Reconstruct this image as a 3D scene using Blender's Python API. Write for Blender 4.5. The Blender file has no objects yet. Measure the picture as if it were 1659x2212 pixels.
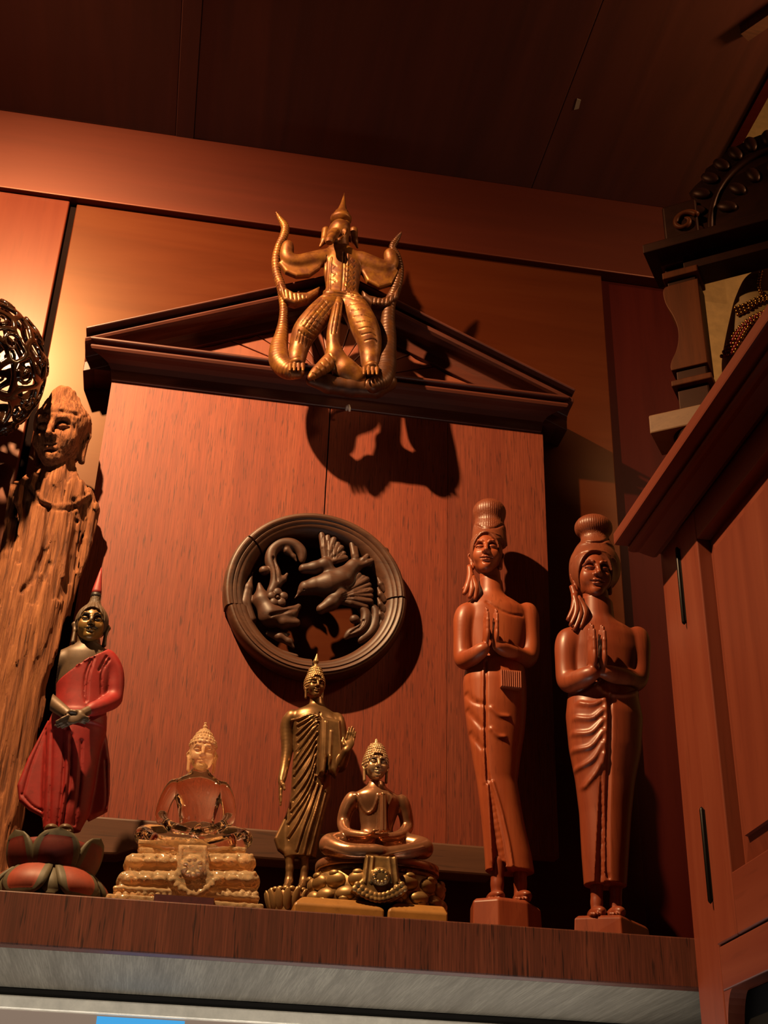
import bpy, bmesh, math, random
import numpy as np
from mathutils import Vector, Matrix

# ------------------------------------------------------------------ camera
W, H, FPX = 1659.0, 2212.0, 2852.3
YAW, PITCH, ROLL = math.radians(8.9187), math.radians(30.0283), math.radians(1.8538)
CAM = np.array([0.0, -1.7, -0.334])
_f = np.array([math.sin(YAW)*math.cos(PITCH), math.cos(YAW)*math.cos(PITCH), math.sin(PITCH)])
_r = np.array([math.cos(YAW), -math.sin(YAW), 0.0]); _u = np.cross(_r, _f)
RIGHT = _r*math.cos(ROLL) + _u*math.sin(ROLL)
UP = -_r*math.sin(ROLL) + _u*math.cos(ROLL)
FWD = _f
scene = bpy.context.scene
COL = scene.collection
cam_data = bpy.data.cameras.new('camera')
cam = bpy.data.objects.new('camera', cam_data); COL.objects.link(cam)
cam_data.sensor_fit = 'VERTICAL'; cam_data.sensor_height = 24.0
cam_data.lens = FPX*24.0/H
cam_data.clip_start = 0.05
m = Matrix.Identity(4)
for i in range(3):
    m[i][0] = RIGHT[i]; m[i][1] = UP[i]; m[i][2] = -FWD[i]; m[i][3] = CAM[i]
cam.matrix_world = m
scene.camera = cam

# ------------------------------------------------------------------ world, lamps, exposure
world = bpy.data.worlds.new('world'); scene.world = world
world.use_nodes = True
world.node_tree.nodes['Background'].inputs[0].default_value = (1.0, 0.34, 0.22, 1)
world.node_tree.nodes['Background'].inputs[1].default_value = 0.0045
vs = scene.view_settings
vs.view_transform = 'Standard'; vs.look = 'None'; vs.gamma = 1.0; vs.exposure = 0.0
vs.use_curve_mapping = False

def lamp(name, kind, loc, aim, energy, col, **kw):
    d = bpy.data.lights.new(name, kind); d.energy = energy; d.color = col
    for k, v in kw.items(): setattr(d, k, v)
    o = bpy.data.objects.new(name, d); COL.objects.link(o)
    o.location = loc
    o.rotation_euler = (Vector(aim) - Vector(loc)).to_track_quat('-Z', 'Y').to_euler()
    return o
# the ceiling downlight left of the shelf (its mirror image is the hot spot on the varnished wall)
lamp('ceiling_downlight', 'SPOT', (-0.43, -0.70, 1.335), (-0.20, 0.0, 0.45), 235.0, (1.0, 0.62, 0.30),
     spot_size=math.radians(130), spot_blend=1.0, shadow_soft_size=0.014)
# the rest of the dining room behind the viewer, dim
lamp('dining_room_lamp', 'AREA', (-1.6, -2.6, 0.75), (0.5, 0.0, 0.3), 0.6, (1.0, 0.70, 0.48), shape='DISK', size=0.5)
# added fill lamp, source unseen, to brighten the shelf underside and television frame
lamp('under_shelf_fill', 'AREA', (0.0, -0.42, -0.42), (0.0, -0.10, -0.05), 1.35, (1.0, 0.93, 0.80), shape='RECTANGLE', size=1.2, size_y=0.08, spread=math.radians(95))
# a small lamp in the alcove behind the altar on the cabinet
lamp('alcove_lamp', 'POINT', (1.08, -0.75, 1.15), (0.9, 0, 0.9), 17.0, (1.0, 0.62, 0.30), shadow_soft_size=0.05)

# ------------------------------------------------------------------ pixel <-> world
def ray(px, py):
    d = (px-W/2)/FPX*RIGHT - (py-H/2)/FPX*UP + FWD
    return d/d[1]
def at(px, py, Y):
    return CAM + ray(px, py)*(Y-CAM[1])
def atx(px, py, X):
    r = ray(px, py); return CAM + r*((X-CAM[0])/r[0])
def mpp(p):
    return float((np.array(p)-CAM) @ FWD)/FPX

# ------------------------------------------------------------------ objects
def wloc(o):
    v = Vector((0, 0, 0))
    while o is not None:
        v += o.location; o = o.parent
    return np.array(v)
def tag(o, label=None, cat=None, group=None, kind=None):
    if label: o['label'] = label
    if cat: o['category'] = cat
    if group: o['group'] = group
    if kind: o['kind'] = kind
    return o
def thing(name, label, cat, loc, group=None):
    o = bpy.data.objects.new(name, None); COL.objects.link(o)
    o.empty_display_size = 0.02
    o.location = [float(v) for v in loc]
    return tag(o, label, cat, group)
def link_mesh(name, me, mat, parent=None, loc=None):
    """me has world coordinates when loc is None."""
    o = bpy.data.objects.new(name, me); COL.objects.link(o)
    if mat is not None:
        for mm in (mat if isinstance(mat, (list, tuple)) else [mat]): me.materials.append(mm)
    if parent is not None:
        o.parent = parent
        if loc is None:
            off = wloc(parent)
            me.transform(Matrix.Translation([-float(v) for v in off]))
        else:
            o.location = [float(a-b) for a, b in zip(loc, wloc(parent))]
    elif loc is not None: o.location = [float(v) for v in loc]
    return o
def mesh_from(verts, faces, smooth=False, mats=None):
    me = bpy.data.meshes.new('m')
    me.from_pydata([tuple(map(float, v)) for v in verts], [], [tuple(map(int, f)) for f in faces])
    if smooth: me.shade_smooth()
    if mats is not None: me.polygons.foreach_set('material_index', mats)
    me.update(); return me
def bevel(o, w=0.002, seg=2, ang=35):
    md = o.modifiers.new('bevel', 'BEVEL'); md.width = w; md.segments = seg
    md.limit_method = 'ANGLE'; md.angle_limit = math.radians(ang)
    return o

class MB:
    """collects boxes, prisms, sweeps, lathes and tubes into one mesh (world coordinates)"""
    def __init__(s): s.v = []; s.f = []
    def add(s, v, f):
        n = len(s.v); s.v += [tuple(p) for p in v]; s.f += [tuple(i+n for i in q) for q in f]; return s
    def box(s, lo, hi, B=None, O=(0, 0, 0)):
        c = [(x, y, z) for x in (lo[0], hi[0]) for y in (lo[1], hi[1]) for z in (lo[2], hi[2])]
        if B is not None: c = [np.array(O)+B @ np.array(p) for p in c]
        return s.add(c, [(0, 1, 3, 2), (4, 6, 7, 5), (0, 4, 5, 1), (2, 3, 7, 6), (0, 2, 6, 4), (1, 5, 7, 3)])
    def prism(s, pts, y0, y1, axis='y', B=None, O=(0, 0, 0)):
        """pts: CCW outline in the (x,z) plane seen from -y, extruded from y0 (front) to y1 (back)"""
        n = len(pts)
        if axis == 'y': f = lambda p, t: (p[0], t, p[1])
        elif axis == 'x': f = lambda p, t: (t, p[0], p[1])
        else: f = lambda p, t: (p[0], p[1], t)
        v = [f(p, y0) for p in pts] + [f(p, y1) for p in pts]
        if B is not None: v = [np.array(O)+B @ np.array(p) for p in v]
        fs = [tuple(range(n)), tuple(range(2*n-1, n-1, -1))]
        fs += [(i, i+n, (i+1) % n + n, (i+1) % n) for i in range(n)]
        return s.add(v, fs)
    def loftsec(s, secs, closed=True, caps=True):
        n = len(secs[0]); v = [p for q in secs for p in q]; fs = []
        for i in range(len(secs)-1):
            for j in range(n if closed else n-1):
                a = i*n+j; b = i*n+(j+1) % n
                fs.append((a, b, b+n, a+n))
        if caps:
            fs.append(tuple(range(n-1, -1, -1))); fs.append(tuple((len(secs)-1)*n+i for i in range(n)))
        return s.add(v, fs)
    def lathe(s, prof, c, n=48, B=None):
        """prof: (r, h) going up; axis z at c, or B columns"""
        secs = []
        for r, h in prof:
            q = []
            for k in range(n):
                t = 2*math.pi*k/n; p = np.array((r*math.cos(t), r*math.sin(t), h))
                q.append(np.array(c) + (B @ p if B is not None else p))
            secs.append(q)
        return s.loftsec(secs)
    def tube(s, pts, radii, n=10):
        pts = [np.array(p, float) for p in pts]; secs = []
        up = np.array((0.123, 0.9, 0.31))
        for i, p in enumerate(pts):
            t = pts[min(i+1, len(pts)-1)] - pts[max(i-1, 0)]; t /= np.linalg.norm(t)+1e-9
            a = np.cross(t, up); a /= np.linalg.norm(a)+1e-9; b = np.cross(t, a)
            r = radii[i] if hasattr(radii, '__len__') else radii
            secs.append([p + r*(math.cos(2*math.pi*k/n)*a + math.sin(2*math.pi*k/n)*b) for k in range(n)])
        return s.loftsec(secs)
    def build(s, name, mat, parent=None, smooth=False, loc=None, fix=True):
        me = mesh_from(s.v, s.f, smooth)
        if fix:
            bm = bmesh.new(); bm.from_mesh(me); bmesh.ops.recalc_face_normals(bm, faces=bm.faces); bm.to_mesh(me); bm.free()
            if smooth: me.shade_smooth()
        return link_mesh(name, me, mat, parent, loc)

def struct(o): o['kind'] = 'structure'; return o

# ------------------------------------------------------------------ sculpting on a distance grid
def smin(a, b, k):
    if k <= 0: return np.minimum(a, b)
    h = np.maximum(k-np.abs(a-b), 0)/k
    return np.minimum(a, b) - h*h*(k*0.25)
def smax(a, b, k): return -smin(-a, -b, k)

class SDF:
    def __init__(s, lo, hi, h):
        lo = np.array(lo, float); hi = np.array(hi, float)
        s.h = h; s.lo = lo-3*h
        n = np.ceil((hi-lo)/h).astype(int)+7
        s.ax = [(s.lo[i]+h*np.arange(n[i])).astype('f4') for i in range(3)]
        s.D = np.full(n, 9.0, 'f4'); s.n = n
    def view(s, lo, hi, pad):
        sl = []; A = []
        for i in range(3):
            a = int(max(0, math.floor((lo[i]-pad-s.lo[i])/s.h))); b = int(min(s.n[i], math.ceil((hi[i]+pad-s.lo[i])/s.h)+1))
            if b <= a: return None
            sl.append(slice(a, b)); sh = [1, 1, 1]; sh[i] = b-a
            A.append(s.ax[i][a:b].reshape(sh))
        return tuple(sl), A
    def put(s, fn, lo, hi, k=0.0, sub=False):
        v = s.view(lo, hi, k+4*s.h)
        if v is None: return s
        sl, (X, Y, Z) = v; d = fn(X, Y, Z)
        s.D[sl] = smax(s.D[sl], -d, k) if sub else smin(s.D[sl], d, k)
        return s
    def ell(s, c, r, R=None, k=0.0, sub=False):
        c = np.array(c, float); r = np.array(r, float); R = np.eye(3) if R is None else R
        e = np.sqrt((R*R) @ (r*r))
        def fn(X, Y, Z):
            x, y, z = X-c[0], Y-c[1], Z-c[2]
            q = [R[0, i]*x+R[1, i]*y+R[2, i]*z for i in range(3)]
            k0 = np.sqrt((q[0]/r[0])**2+(q[1]/r[1])**2+(q[2]/r[2])**2)
            k1 = np.sqrt((q[0]/r[0]**2)**2+(q[1]/r[1]**2)**2+(q[2]/r[2]**2)**2)+1e-6
            return (k0*(k0-1)/k1).astype('f4')
        return s.put(fn, c-e, c+e, k, sub)
    def cone(s, a, b, ra, rb, k=0.0, sub=False):
        a = np.array(a, float); b = np.array(b, float); ba = b-a; L = float(ba @ ba)+1e-12; rm = max(ra, rb)
        def fn(X, Y, Z):
            x, y, z = X-a[0], Y-a[1], Z-a[2]
            t = np.clip((x*ba[0]+y*ba[1]+z*ba[2])/L, 0, 1)
            return (np.sqrt((x-t*ba[0])**2+(y-t*ba[1])**2+(z-t*ba[2])**2) - (ra+(rb-ra)*t)).astype('f4')
        return s.put(fn, np.minimum(a, b)-rm, np.maximum(a, b)+rm, k, sub)
    def chain(s, pts, rad, k=0.0, sub=False, kin=None):
        if not hasattr(rad, '__len__'): rad = [rad]*len(pts)
        for i in range(len(pts)-1):
            s.cone(pts[i], pts[i+1], rad[i], rad[i+1], k if (i == 0 or kin is None) else kin, sub)
        return s
    def rbox(s, c, hf, r=0.0, R=None, k=0.0, sub=False):
        c = np.array(c, float); hf = np.array(hf, float); R = np.eye(3) if R is None else R; e = np.abs(R) @ hf
        def fn(X, Y, Z):
            x, y, z = X-c[0], Y-c[1], Z-c[2]
            q = [np.abs(R[0, i]*x+R[1, i]*y+R[2, i]*z)-(hf[i]-r) for i in range(3)]
            o = np.sqrt(np.maximum(q[0], 0)**2+np.maximum(q[1], 0)**2+np.maximum(q[2], 0)**2)
            return (o+np.minimum(np.maximum(q[0], np.maximum(q[1], q[2])), 0)-r).astype('f4')
        return s.put(fn, c-e, c+e, k, sub)
    def loft(s, rows, k=0.0, sub=False, sm=4, n=2.0, rnd=0.0):
        """rows (z, cx, cy, a, b)"""
        rows = sorted(rows); q = np.array(rows, float); z0, z1 = q[0, 0], q[-1, 0]
        zs = s.ax[2].astype(float)
        par = []
        for j in range(1, 5):
            w = np.interp(zs, q[:, 0], q[:, j])
            ww = np.pad(w, sm, mode='edge'); w = np.convolve(ww, np.ones(2*sm+1)/(2*sm+1), 'valid'); par.append(w)
        i0 = int(round((z0-s.lo[2])/s.h)); 
        lo = (min(q[:, 1]-q[:, 3]), min(q[:, 2]-q[:, 4]), z0); hi = (max(q[:, 1]+q[:, 3]), max(q[:, 2]+q[:, 4]), z1)
        def fn(X, Y, Z):
            zz = Z.reshape(-1); idx = np.clip(np.round((zz-s.lo[2])/s.h).astype(int), 0, len(zs)-1)
            cx, cy, a, b = [p[idx].reshape(1, 1, -1).astype('f4') for p in par]
            x, y = X-cx, Y-cy
            if n == 2.0:
                k0 = np.sqrt((x/a)**2+(y/b)**2); k1 = np.sqrt((x/a**2)**2+(y/b**2)**2)+1e-6
                d = k0*(k0-1)/k1
            else:
                k0 = ((np.abs(x)/a)**n+(np.abs(y)/b)**n)**(1.0/n); d = (k0-1)*np.minimum(a, b)
            e = np.maximum(Z-z1, z0-Z)
            return smax(d, e+0*d, rnd).astype('f4')
        return s.put(fn, lo, hi, k, sub)
    def disp(s, fn, lo, hi, pad=0.0):
        v = s.view(lo, hi, pad)
        if v is None: return s
        sl, (X, Y, Z) = v; s.D[sl] += fn(X, Y, Z).astype('f4'); return s
    def etch(s, pts, width, depth, ydist=None):
        """groove (depth>0) or ridge (depth<0) along a polyline lying on the surface"""
        pts = [np.array(p, float) for p in pts]
        lo = np.min(pts, axis=0); hi = np.max(pts, axis=0); pad = 3*width
        yy = width*2.5 if ydist is None else ydist
        lo = lo-[0, max(0, yy-pad), 0]; hi = hi+[0, max(0, yy-pad), 0]
        v = s.view(lo, hi, pad)
        if v is None: return s
        sl, (X, Y, Z) = v; d2 = None; w = width/yy
        for a, b in zip(pts[:-1], pts[1:]):
            ba = b-a; ba2 = ba.copy(); ba2[1] *= w; L = float(ba2 @ ba2)+1e-12
            x, y, z = X-a[0], (Y-a[1])*w, Z-a[2]
            t = np.clip((x*ba2[0]+y*ba2[1]+z*ba2[2])/L, 0, 1)
            q = (x-t*ba2[0])**2+(y-t*ba2[1])**2+(z-t*ba2[2])**2
            d2 = q if d2 is None else np.minimum(d2, q)
        s.D[sl] += (depth*np.exp(-d2/width**2)).astype('f4')
        return s
    def hit(s, px, py):
        """first surface point met by the sight line through a measured point of the photograph"""
        r = ray(px, py); y0, y1 = s.ax[1][0], s.ax[1][-1]
        ys = np.arange(y0, y1, s.h*0.5); P = CAM[None]+r[None]*(ys-CAM[1])[:, None]
        q = np.round((P-s.lo)/s.h).astype(int)
        ok = ((q >= 0) & (q < s.n)).all(1)
        q = np.clip(q, 0, np.array(s.n)-1); d = s.D[q[:, 0], q[:, 1], q[:, 2]]
        w = np.where(ok & (d < s.h*0.3))[0]
        return P[w[0]] if len(w) else None
    def pxetch(s, L, w, depth, n=6):
        """groove (or ridge, depth < 0) following a line over the carved surface; w in metres"""
        pts = [s.hit(*p[:2]) for p in curve([(a, b, 0) for a, b in L], n)]
        run = []
        for p in pts+[None]:
            if p is None:
                if len(run) > 1: s.etch(run, w, depth, w*2.5)
                run = []
            else: run.append(p)
        return s
    def pxcut(s, L, k=0.001, n=5):
        """hollow out along a line over the carved surface; L: (px, py, radius in px, sink in m)"""
        q = curve([(a, b, c, d) for a, b, c, d in L], n); pts = []; rad = []
        for a, b, c, d in q:
            p = s.hit(a, b)
            if p is not None: pts.append(p+np.array((0, d, 0))); rad.append(c*mpp(p))
        if len(pts) > 1: s.chain(pts, rad, k, True)
        return s
    def mesh(s, smooth=True):
        D = s.D
        D[0], D[-1], D[:, 0], D[:, -1], D[:, :, 0], D[:, :, -1] = 9, 9, 9, 9, 9, 9
        ins = (D < 0); u = ins.astype('u1')
        m = u[:-1]+u[1:]; m = m[:, :-1]+m[:, 1:]; m = m[:, :, :-1]+m[:, :, 1:]
        act = (m > 0) & (m < 8)
        idx = np.argwhere(act)
        offs = np.array([(i, j, k) for i in (0, 1) for j in (0, 1) for k in (0, 1)])
        vals = [D[idx[:, 0]+o[0], idx[:, 1]+o[1], idx[:, 2]+o[2]] for o in offs]
        acc = np.zeros((len(idx), 3)); cnt = np.zeros(len(idx))
        for a in range(8):
            for b in range(a+1, 8):
                if np.abs(offs[a]-offs[b]).sum() != 1: continue
                va, vb = vals[a], vals[b]; cr = (va < 0) != (vb < 0)
                t = np.where(cr, va/(va-vb+1e-20), 0)
                p = offs[a][None]+t[:, None]*(offs[b]-offs[a])[None]
                acc += np.where(cr[:, None], p, 0); cnt += cr
        pos = s.lo + s.h*(idx+acc/cnt[:, None])
        vid = np.full(act.shape, -1, 'i4'); vid[act] = np.arange(len(idx))
        quads = []
        for ax in range(3):
            o1, o2 = (ax+1) % 3, (ax+2) % 3
            sa = [slice(None)]*3; sb = [slice(None)]*3
            sa[ax] = slice(0, -1); sb[ax] = slice(1, None)
            A, B = ins[tuple(sa)], ins[tuple(sb)]
            e = np.argwhere(A != B)
            if len(e) == 0: continue
            fl = A[e[:, 0], e[:, 1], e[:, 2]]
            def cell(d1, d2):
                q = e.copy(); q[:, o1] -= d1; q[:, o2] -= d2
                return vid[q[:, 0], q[:, 1], q[:, 2]]
            q = np.stack([cell(1, 1), cell(0, 1), cell(0, 0), cell(1, 0)], 1)
            q[~fl] = q[~fl][:, ::-1]
            quads.append(q)
        quads = np.concatenate(quads)
        me = bpy.data.meshes.new('m')
        me.vertices.add(len(pos)); me.vertices.foreach_set('co', pos.astype('f4').ravel())
        me.loops.add(quads.size); me.loops.foreach_set('vertex_index', quads.astype('i4').ravel())
        me.polygons.add(len(quads))
        me.polygons.foreach_set('loop_start', np.arange(0, quads.size, 4, dtype='i4'))
        me.update(calc_edges=True)
        if smooth: me.shade_smooth()
        return me
    def build(s, name, mat, parent=None):
        return link_mesh(name, s.mesh(), mat, parent)

def rotm(yaw=0, pitch=0, roll=0):
    cy, sy = math.cos(yaw), math.sin(yaw); cp, sp = math.cos(pitch), math.sin(pitch); cr, sr = math.cos(roll), math.sin(roll)
    Rz = np.array([[cy, -sy, 0], [sy, cy, 0], [0, 0, 1]]); Rx = np.array([[1, 0, 0], [0, cp, -sp], [0, sp, cp]])
    Ry = np.array([[cr, 0, sr], [0, 1, 0], [-sr, 0, cr]])
    return Rz @ Rx @ Ry
class Frame:
    """local frame: x viewer's right, -y face front, z up; scale s"""
    def __init__(s, o, sc, yaw=0, pitch=0, roll=0):
        s.o = np.array(o, float); s.s = sc; s.R = rotm(math.radians(yaw), math.radians(pitch), math.radians(roll))
    def p(s, x, y, z): return s.o + s.R @ (np.array((x, y, z), float)*s.s)
    def loc(s, X, Y, Z):
        x, y, z = X-s.o[0], Y-s.o[1], Z-s.o[2]
        return [(s.R[0, i]*x+s.R[1, i]*y+s.R[2, i]*z)/s.s for i in range(3)]

class Fig:
    """a figure standing around the plane y = Y0; pixel measures become world points there"""
    def __init__(s, Y0): s.Y0 = Y0
    def P(s, px, py, dy=0.0): return at(px, py, s.Y0+dy)
    def px(s, px, py, dy=0.0): return mpp(s.P(px, py, dy))
    def rows(s, rows, ratio=0.8, dy=0.0):
        out = []
        for r in rows:
            py, xl, xr = r[:3]; ra = r[3] if len(r) > 3 else ratio; d = dy + (r[4] if len(r) > 4 else 0)
            p = s.P((xl+xr)/2, py, d); a = (xr-xl)/2*mpp(p)
            out.append((p[2], p[0], p[1], a, a*ra))
        return out
    def pts(s, L): return [s.P(*q[:3]) for q in L]
    def chain(s, F, L, k=0.004, sub=False, kin=None):
        """L: (px, py, dy, radius in px)"""
        pts = [s.P(*q[:3]) for q in L]
        return F.chain(pts, [q[3]*mpp(p) for q, p in zip(L, pts)], k, sub, kin)
def bbox(pts, pad):
    pts = np.array(pts); return pts.min(0)-pad, pts.max(0)+pad
def curve(pts, n=8):
    """Catmull-Rom through points"""
    pts = [np.array(p, float) for p in pts]; P_ = [2*pts[0]-pts[1]]+pts+[2*pts[-1]-pts[-2]]; out = []
    for i in range(1, len(P_)-2):
        for k in range(n):
            t = k/n; a, b, c, d = P_[i-1:i+3]
            out.append(0.5*((2*b)+(c-a)*t+(2*a-5*b+4*c-d)*t*t+(3*b-a-3*c+d)*t**3))
    out.append(pts[-1]); return out
def cpx(L, n=6):
    """smooth a pixel polyline (px,py,dy,r)"""
    return [tuple(q) for q in curve(L, n)]

# ------------------------------------------------------------------ materials (all procedural)
def raw(r, g, b):
    f = lambda c: ((c/255+0.055)/1.055)**2.4 if c > 10 else c/255/12.92
    return (f(r), f(g), f(b), 1)
def srgb(r, g, b, k=0.36):
    return tuple(v*k for v in raw(r, g, b)[:3])+(1,)
class Mat:
    def __init__(s, name):
        s.m = bpy.data.materials.new(name); s.m.use_nodes = True
        s.t = s.m.node_tree; s.n = s.t.nodes; s.b = s.n['Principled BSDF']
    def node(s, kind, **kw):
        q = s.n.new(kind)
        for k, v in kw.items():
            if k.startswith('i_'): q.inputs[k[2:].replace('_', ' ')].default_value = v
            else: setattr(q, k, v)
        return q
    def link(s, a, b): s.t.links.new(a, b)
    def coords(s, scale, rot=(0, 0, 0)):
        tc = s.node('ShaderNodeTexCoord'); mp = s.node('ShaderNodeMapping')
        mp.inputs['Scale'].default_value = scale; mp.inputs['Rotation'].default_value = rot
        s.link(tc.outputs['Object'], mp.inputs['Vector']); return mp.outputs['Vector']
    def noise(s, vec, scale=1.0, detail=4, rough=0.55, dist=0.0):
        q = s.node('ShaderNodeTexNoise'); q.inputs['Scale'].default_value = scale; q.inputs['Detail'].default_value = detail
        q.inputs['Roughness'].default_value = rough; q.inputs['Distortion'].default_value = dist
        s.link(vec, q.inputs['Vector']); return q.outputs['Fac']
    def ramp(s, fac, stops):
        q = s.node('ShaderNodeValToRGB'); e = q.color_ramp.elements
        while len(e) < len(stops): e.new(0.5)
        for k, (p, c) in enumerate(stops): e[k].position = p; e[k].color = c if len(c) == 4 else (*c, 1)
        s.link(fac, q.inputs['Fac']); return q.outputs['Color']
    def mix(s, fac, a, b, mode='MIX'):
        q = s.node('ShaderNodeMix', data_type='RGBA', blend_type=mode)
        for v, i in ((fac, 0), (a, 6), (b, 7)):
            if hasattr(v, 'default_value') or hasattr(v, 'links'): s.link(v, q.inputs[i])
            else: q.inputs[i].default_value = v
        return q.outputs[2]
    def bump(s, h, strength=0.3, dist=0.001, prev=None):
        q = s.node('ShaderNodeBump'); q.inputs['Strength'].default_value = strength; q.inputs['Distance'].default_value = dist
        s.link(h, q.inputs['Height'])
        if prev is not None: s.link(prev, q.inputs['Normal'])
        s.link(q.outputs['Normal'], s.b.inputs['Normal']); return q.outputs['Normal']
    def set(s, **kw):
        for k, v in kw.items():
            i = s.b.inputs[k.replace('_', ' ')]
            if hasattr(v, 'links') and not isinstance(v, (int, float, tuple)): s.link(v, i)
            else: i.default_value = v
        return s
G = lambda v: (v, v, v, 1)

def wood(name, dark, mid, light, axis='z', f=1.0, rough=0.5, coat=0.0, coatr=0.3, pores=0.35, porecol=None, bump=0.25, spec=0.3, stretch=16, pf=1.0, fine=0.0, tint=None, bigf=0.35):
    M = Mat(name); k = 90*f
    sc = {'x': (k/stretch, k, k), 'y': (k, k/stretch, k), 'z': (k, k, k/stretch)}[axis]
    v = M.coords(sc)
    n1 = M.noise(v, 0.6, 5, 0.6, 0.6)
    c = M.ramp(n1, [(0.30, dark), (0.5, mid), (0.72, light)])
    k2 = 420*f*pf; sc2 = {'x': (k2/14, k2, k2), 'y': (k2, k2/14, k2), 'z': (k2, k2, k2/14)}[axis]
    n2 = M.noise(M.coords(sc2), 1.0, 2, 0.5)
    p = M.ramp(n2, [(0.60, G(0)), (0.70, G(1))])
    if fine > 0:
        k3 = 700; sc3 = {'x': (k3/40, k3, k3), 'y': (k3, k3/40, k3), 'z': (k3, k3, k3/40)}[axis]
        n3 = M.noise(M.coords(sc3), 1.0, 3, 0.6)
        c = M.mix(M.ramp(n3, [(0.42, G(fine)), (0.60, G(0))]), c, tuple(x*0.55 for x in dark[:3])+(1,))
    big = M.noise(M.coords((3*f,)*3), 1.0, 3)
    c = M.mix(M.ramp(big, [(0.35, G(0.0)), (0.7, G(bigf))]), c, dark)
    if pores > 0:
        pm = M.node('ShaderNodeMath', operation='MULTIPLY'); M.link(p, pm.inputs[0]); pm.inputs[1].default_value = pores
        c = M.mix(pm.outputs[0], c, porecol or tuple(x*0.25 for x in dark[:3])+(1,))
    M.set(Base_Color=c, Roughness=rough, Specular_IOR_Level=spec, Coat_Weight=coat, Coat_Roughness=coatr)
    if tint: M.set(Specular_Tint=tint)
    if bump:
        q = M.bump(n1, bump*0.4, 0.002)
        M.bump(p, bump*-0.5, 0.0008, q) if pores > 0 else None
    return M.m

def metal(name, lo, hi, rough=0.3, patina=None, pscale=60, pamt=0.5, metallic=1.0, cav=True, bump=0.1, spread=(0.4, 0.65)):
    M = Mat(name); v = M.coords((1, 1, 1))
    n = M.noise(v, pscale, 5, 0.6)
    c = M.ramp(n, [(0.3, lo), (0.7, hi)])
    met = metallic
    if patina is not None:
        n2 = M.noise(v, pscale*0.7, 6, 0.65)
        f = M.ramp(n2, [(spread[0], G(pamt)), (spread[1], G(0))])
        c = M.mix(f, c, patina)
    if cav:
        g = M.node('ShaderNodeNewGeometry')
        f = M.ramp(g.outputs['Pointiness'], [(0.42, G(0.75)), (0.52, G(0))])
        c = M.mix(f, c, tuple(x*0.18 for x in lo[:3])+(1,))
    r = M.ramp(n, [(0.3, G(min(1, rough*1.3))), (0.7, G(rough*0.8))])
    M.set(Base_Color=c, Metallic=met, Roughness=r)
    if bump: M.bump(n, bump, 0.0006)
    return M.m

def paint(name, col, rough=0.6, spec=0.4, wear=None, wscale=50, wamt=0.5, metallic=0.0, bump=0.1, coat=0.0):
    M = Mat(name); v = M.coords((1, 1, 1)); n = M.noise(v, wscale, 5, 0.65)
    a = tuple(x*0.75 for x in col[:3])+(1,)
    c = M.ramp(n, [(0.3, a), (0.65, col)])
    if wear is not None:
        n2 = M.noise(v, wscale*1.3, 6, 0.7)
        c = M.mix(M.ramp(n2, [(0.55, G(0)), (0.72, G(wamt))]), c, wear)
    M.set(Base_Color=c, Roughness=rough, Specular_IOR_Level=spec, Metallic=metallic, Coat_Weight=coat)
    if bump: M.bump(n, bump, 0.0008)
    return M.m

# setting
M_VENEER = wood('orange_veneer', srgb(168, 74, 38, .10), srgb(188, 86, 46, .10), srgb(204, 102, 56, .10), 'x', 0.35, 0.37, 0.03, 0.14, 0.08, bump=0.03, stretch=10, spec=0.20, tint=(1, .60, .34, 1))
M_VENEER_RED = wood('red_veneer', srgb(166, 66, 44, .15), srgb(180, 78, 52, .15), srgb(194, 94, 64, .15), 'z', 0.5, 0.37, 0.03, 0.14, 0.12, bump=0.04, stretch=20, spec=0.15, tint=(1, .62, .45, 1))
M_FASCIA = wood('fascia_wood', srgb(150, 54, 36, 0.10), srgb(166, 62, 42, .10), srgb(180, 72, 48, .10), 'x', 0.5, 0.46, 0.0, 0.35, 0.1, bump=0.04, stretch=20, spec=0.65, tint=(1, .45, .32, 1))
M_DARKRED = wood('dark_red_wood', srgb(100, 30, 24, .22), srgb(112, 34, 27, .22), srgb(122, 40, 31, .22), 'z', 0.5, 0.5, 0.0, 0.4, 0.1, bump=0.04, spec=0.05)
M_CEIL = wood('ceiling_wood', srgb(74, 34, 26, .5), srgb(88, 40, 29, .5), srgb(98, 46, 33, .5), 'y', 0.4, 0.55, 0.1, 0.4, 0.1, bump=0.03)
M_CREAM = paint('cream_plaster', srgb(214, 170, 110), 0.8, 0.2)
M_GROOVE = paint('groove_shade', srgb(30, 13, 9), 0.9, 0.05)  # near-black so the shallow seam looks as shaded as a deep groove
# panel and pediment
M_PANEL = wood('streaked_panel_wood', srgb(168, 68, 38), srgb(188, 82, 47), srgb(204, 98, 58), 'z', 0.55, 0.58, 0.0, 0.4, 0.7, srgb(96, 38, 24), 0.30, stretch=26, pf=2.3, fine=0.55)
M_PANEL2 = wood('streaked_panel_wood_dark', srgb(158, 66, 40), srgb(178, 80, 49), srgb(196, 96, 60), 'z', 0.55, 0.58, 0.0, 0.4, 0.65, srgb(90, 38, 24), 0.30, stretch=26, pf=2.3, fine=0.6)
M_RAIL = wood('rail_wood', srgb(110, 66, 42), srgb(132, 82, 54), srgb(150, 98, 66), 'x', 0.6, 0.6, 0.0, 0.4, 0.4, bump=0.3)
M_PED = wood('pediment_wood', srgb(110, 52, 38, .3), srgb(134, 66, 48, .3), srgb(152, 80, 60, .3), 'x', 0.6, 0.45, 0.1, 0.35, 0.25, bump=0.15)
M_TYMP = wood('tympanum_wood', srgb(158, 76, 50), srgb(178, 90, 58), srgb(192, 104, 70), 'z', 0.6, 0.5, 0.1, 0.4, 0.2, bump=0.15)
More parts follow.
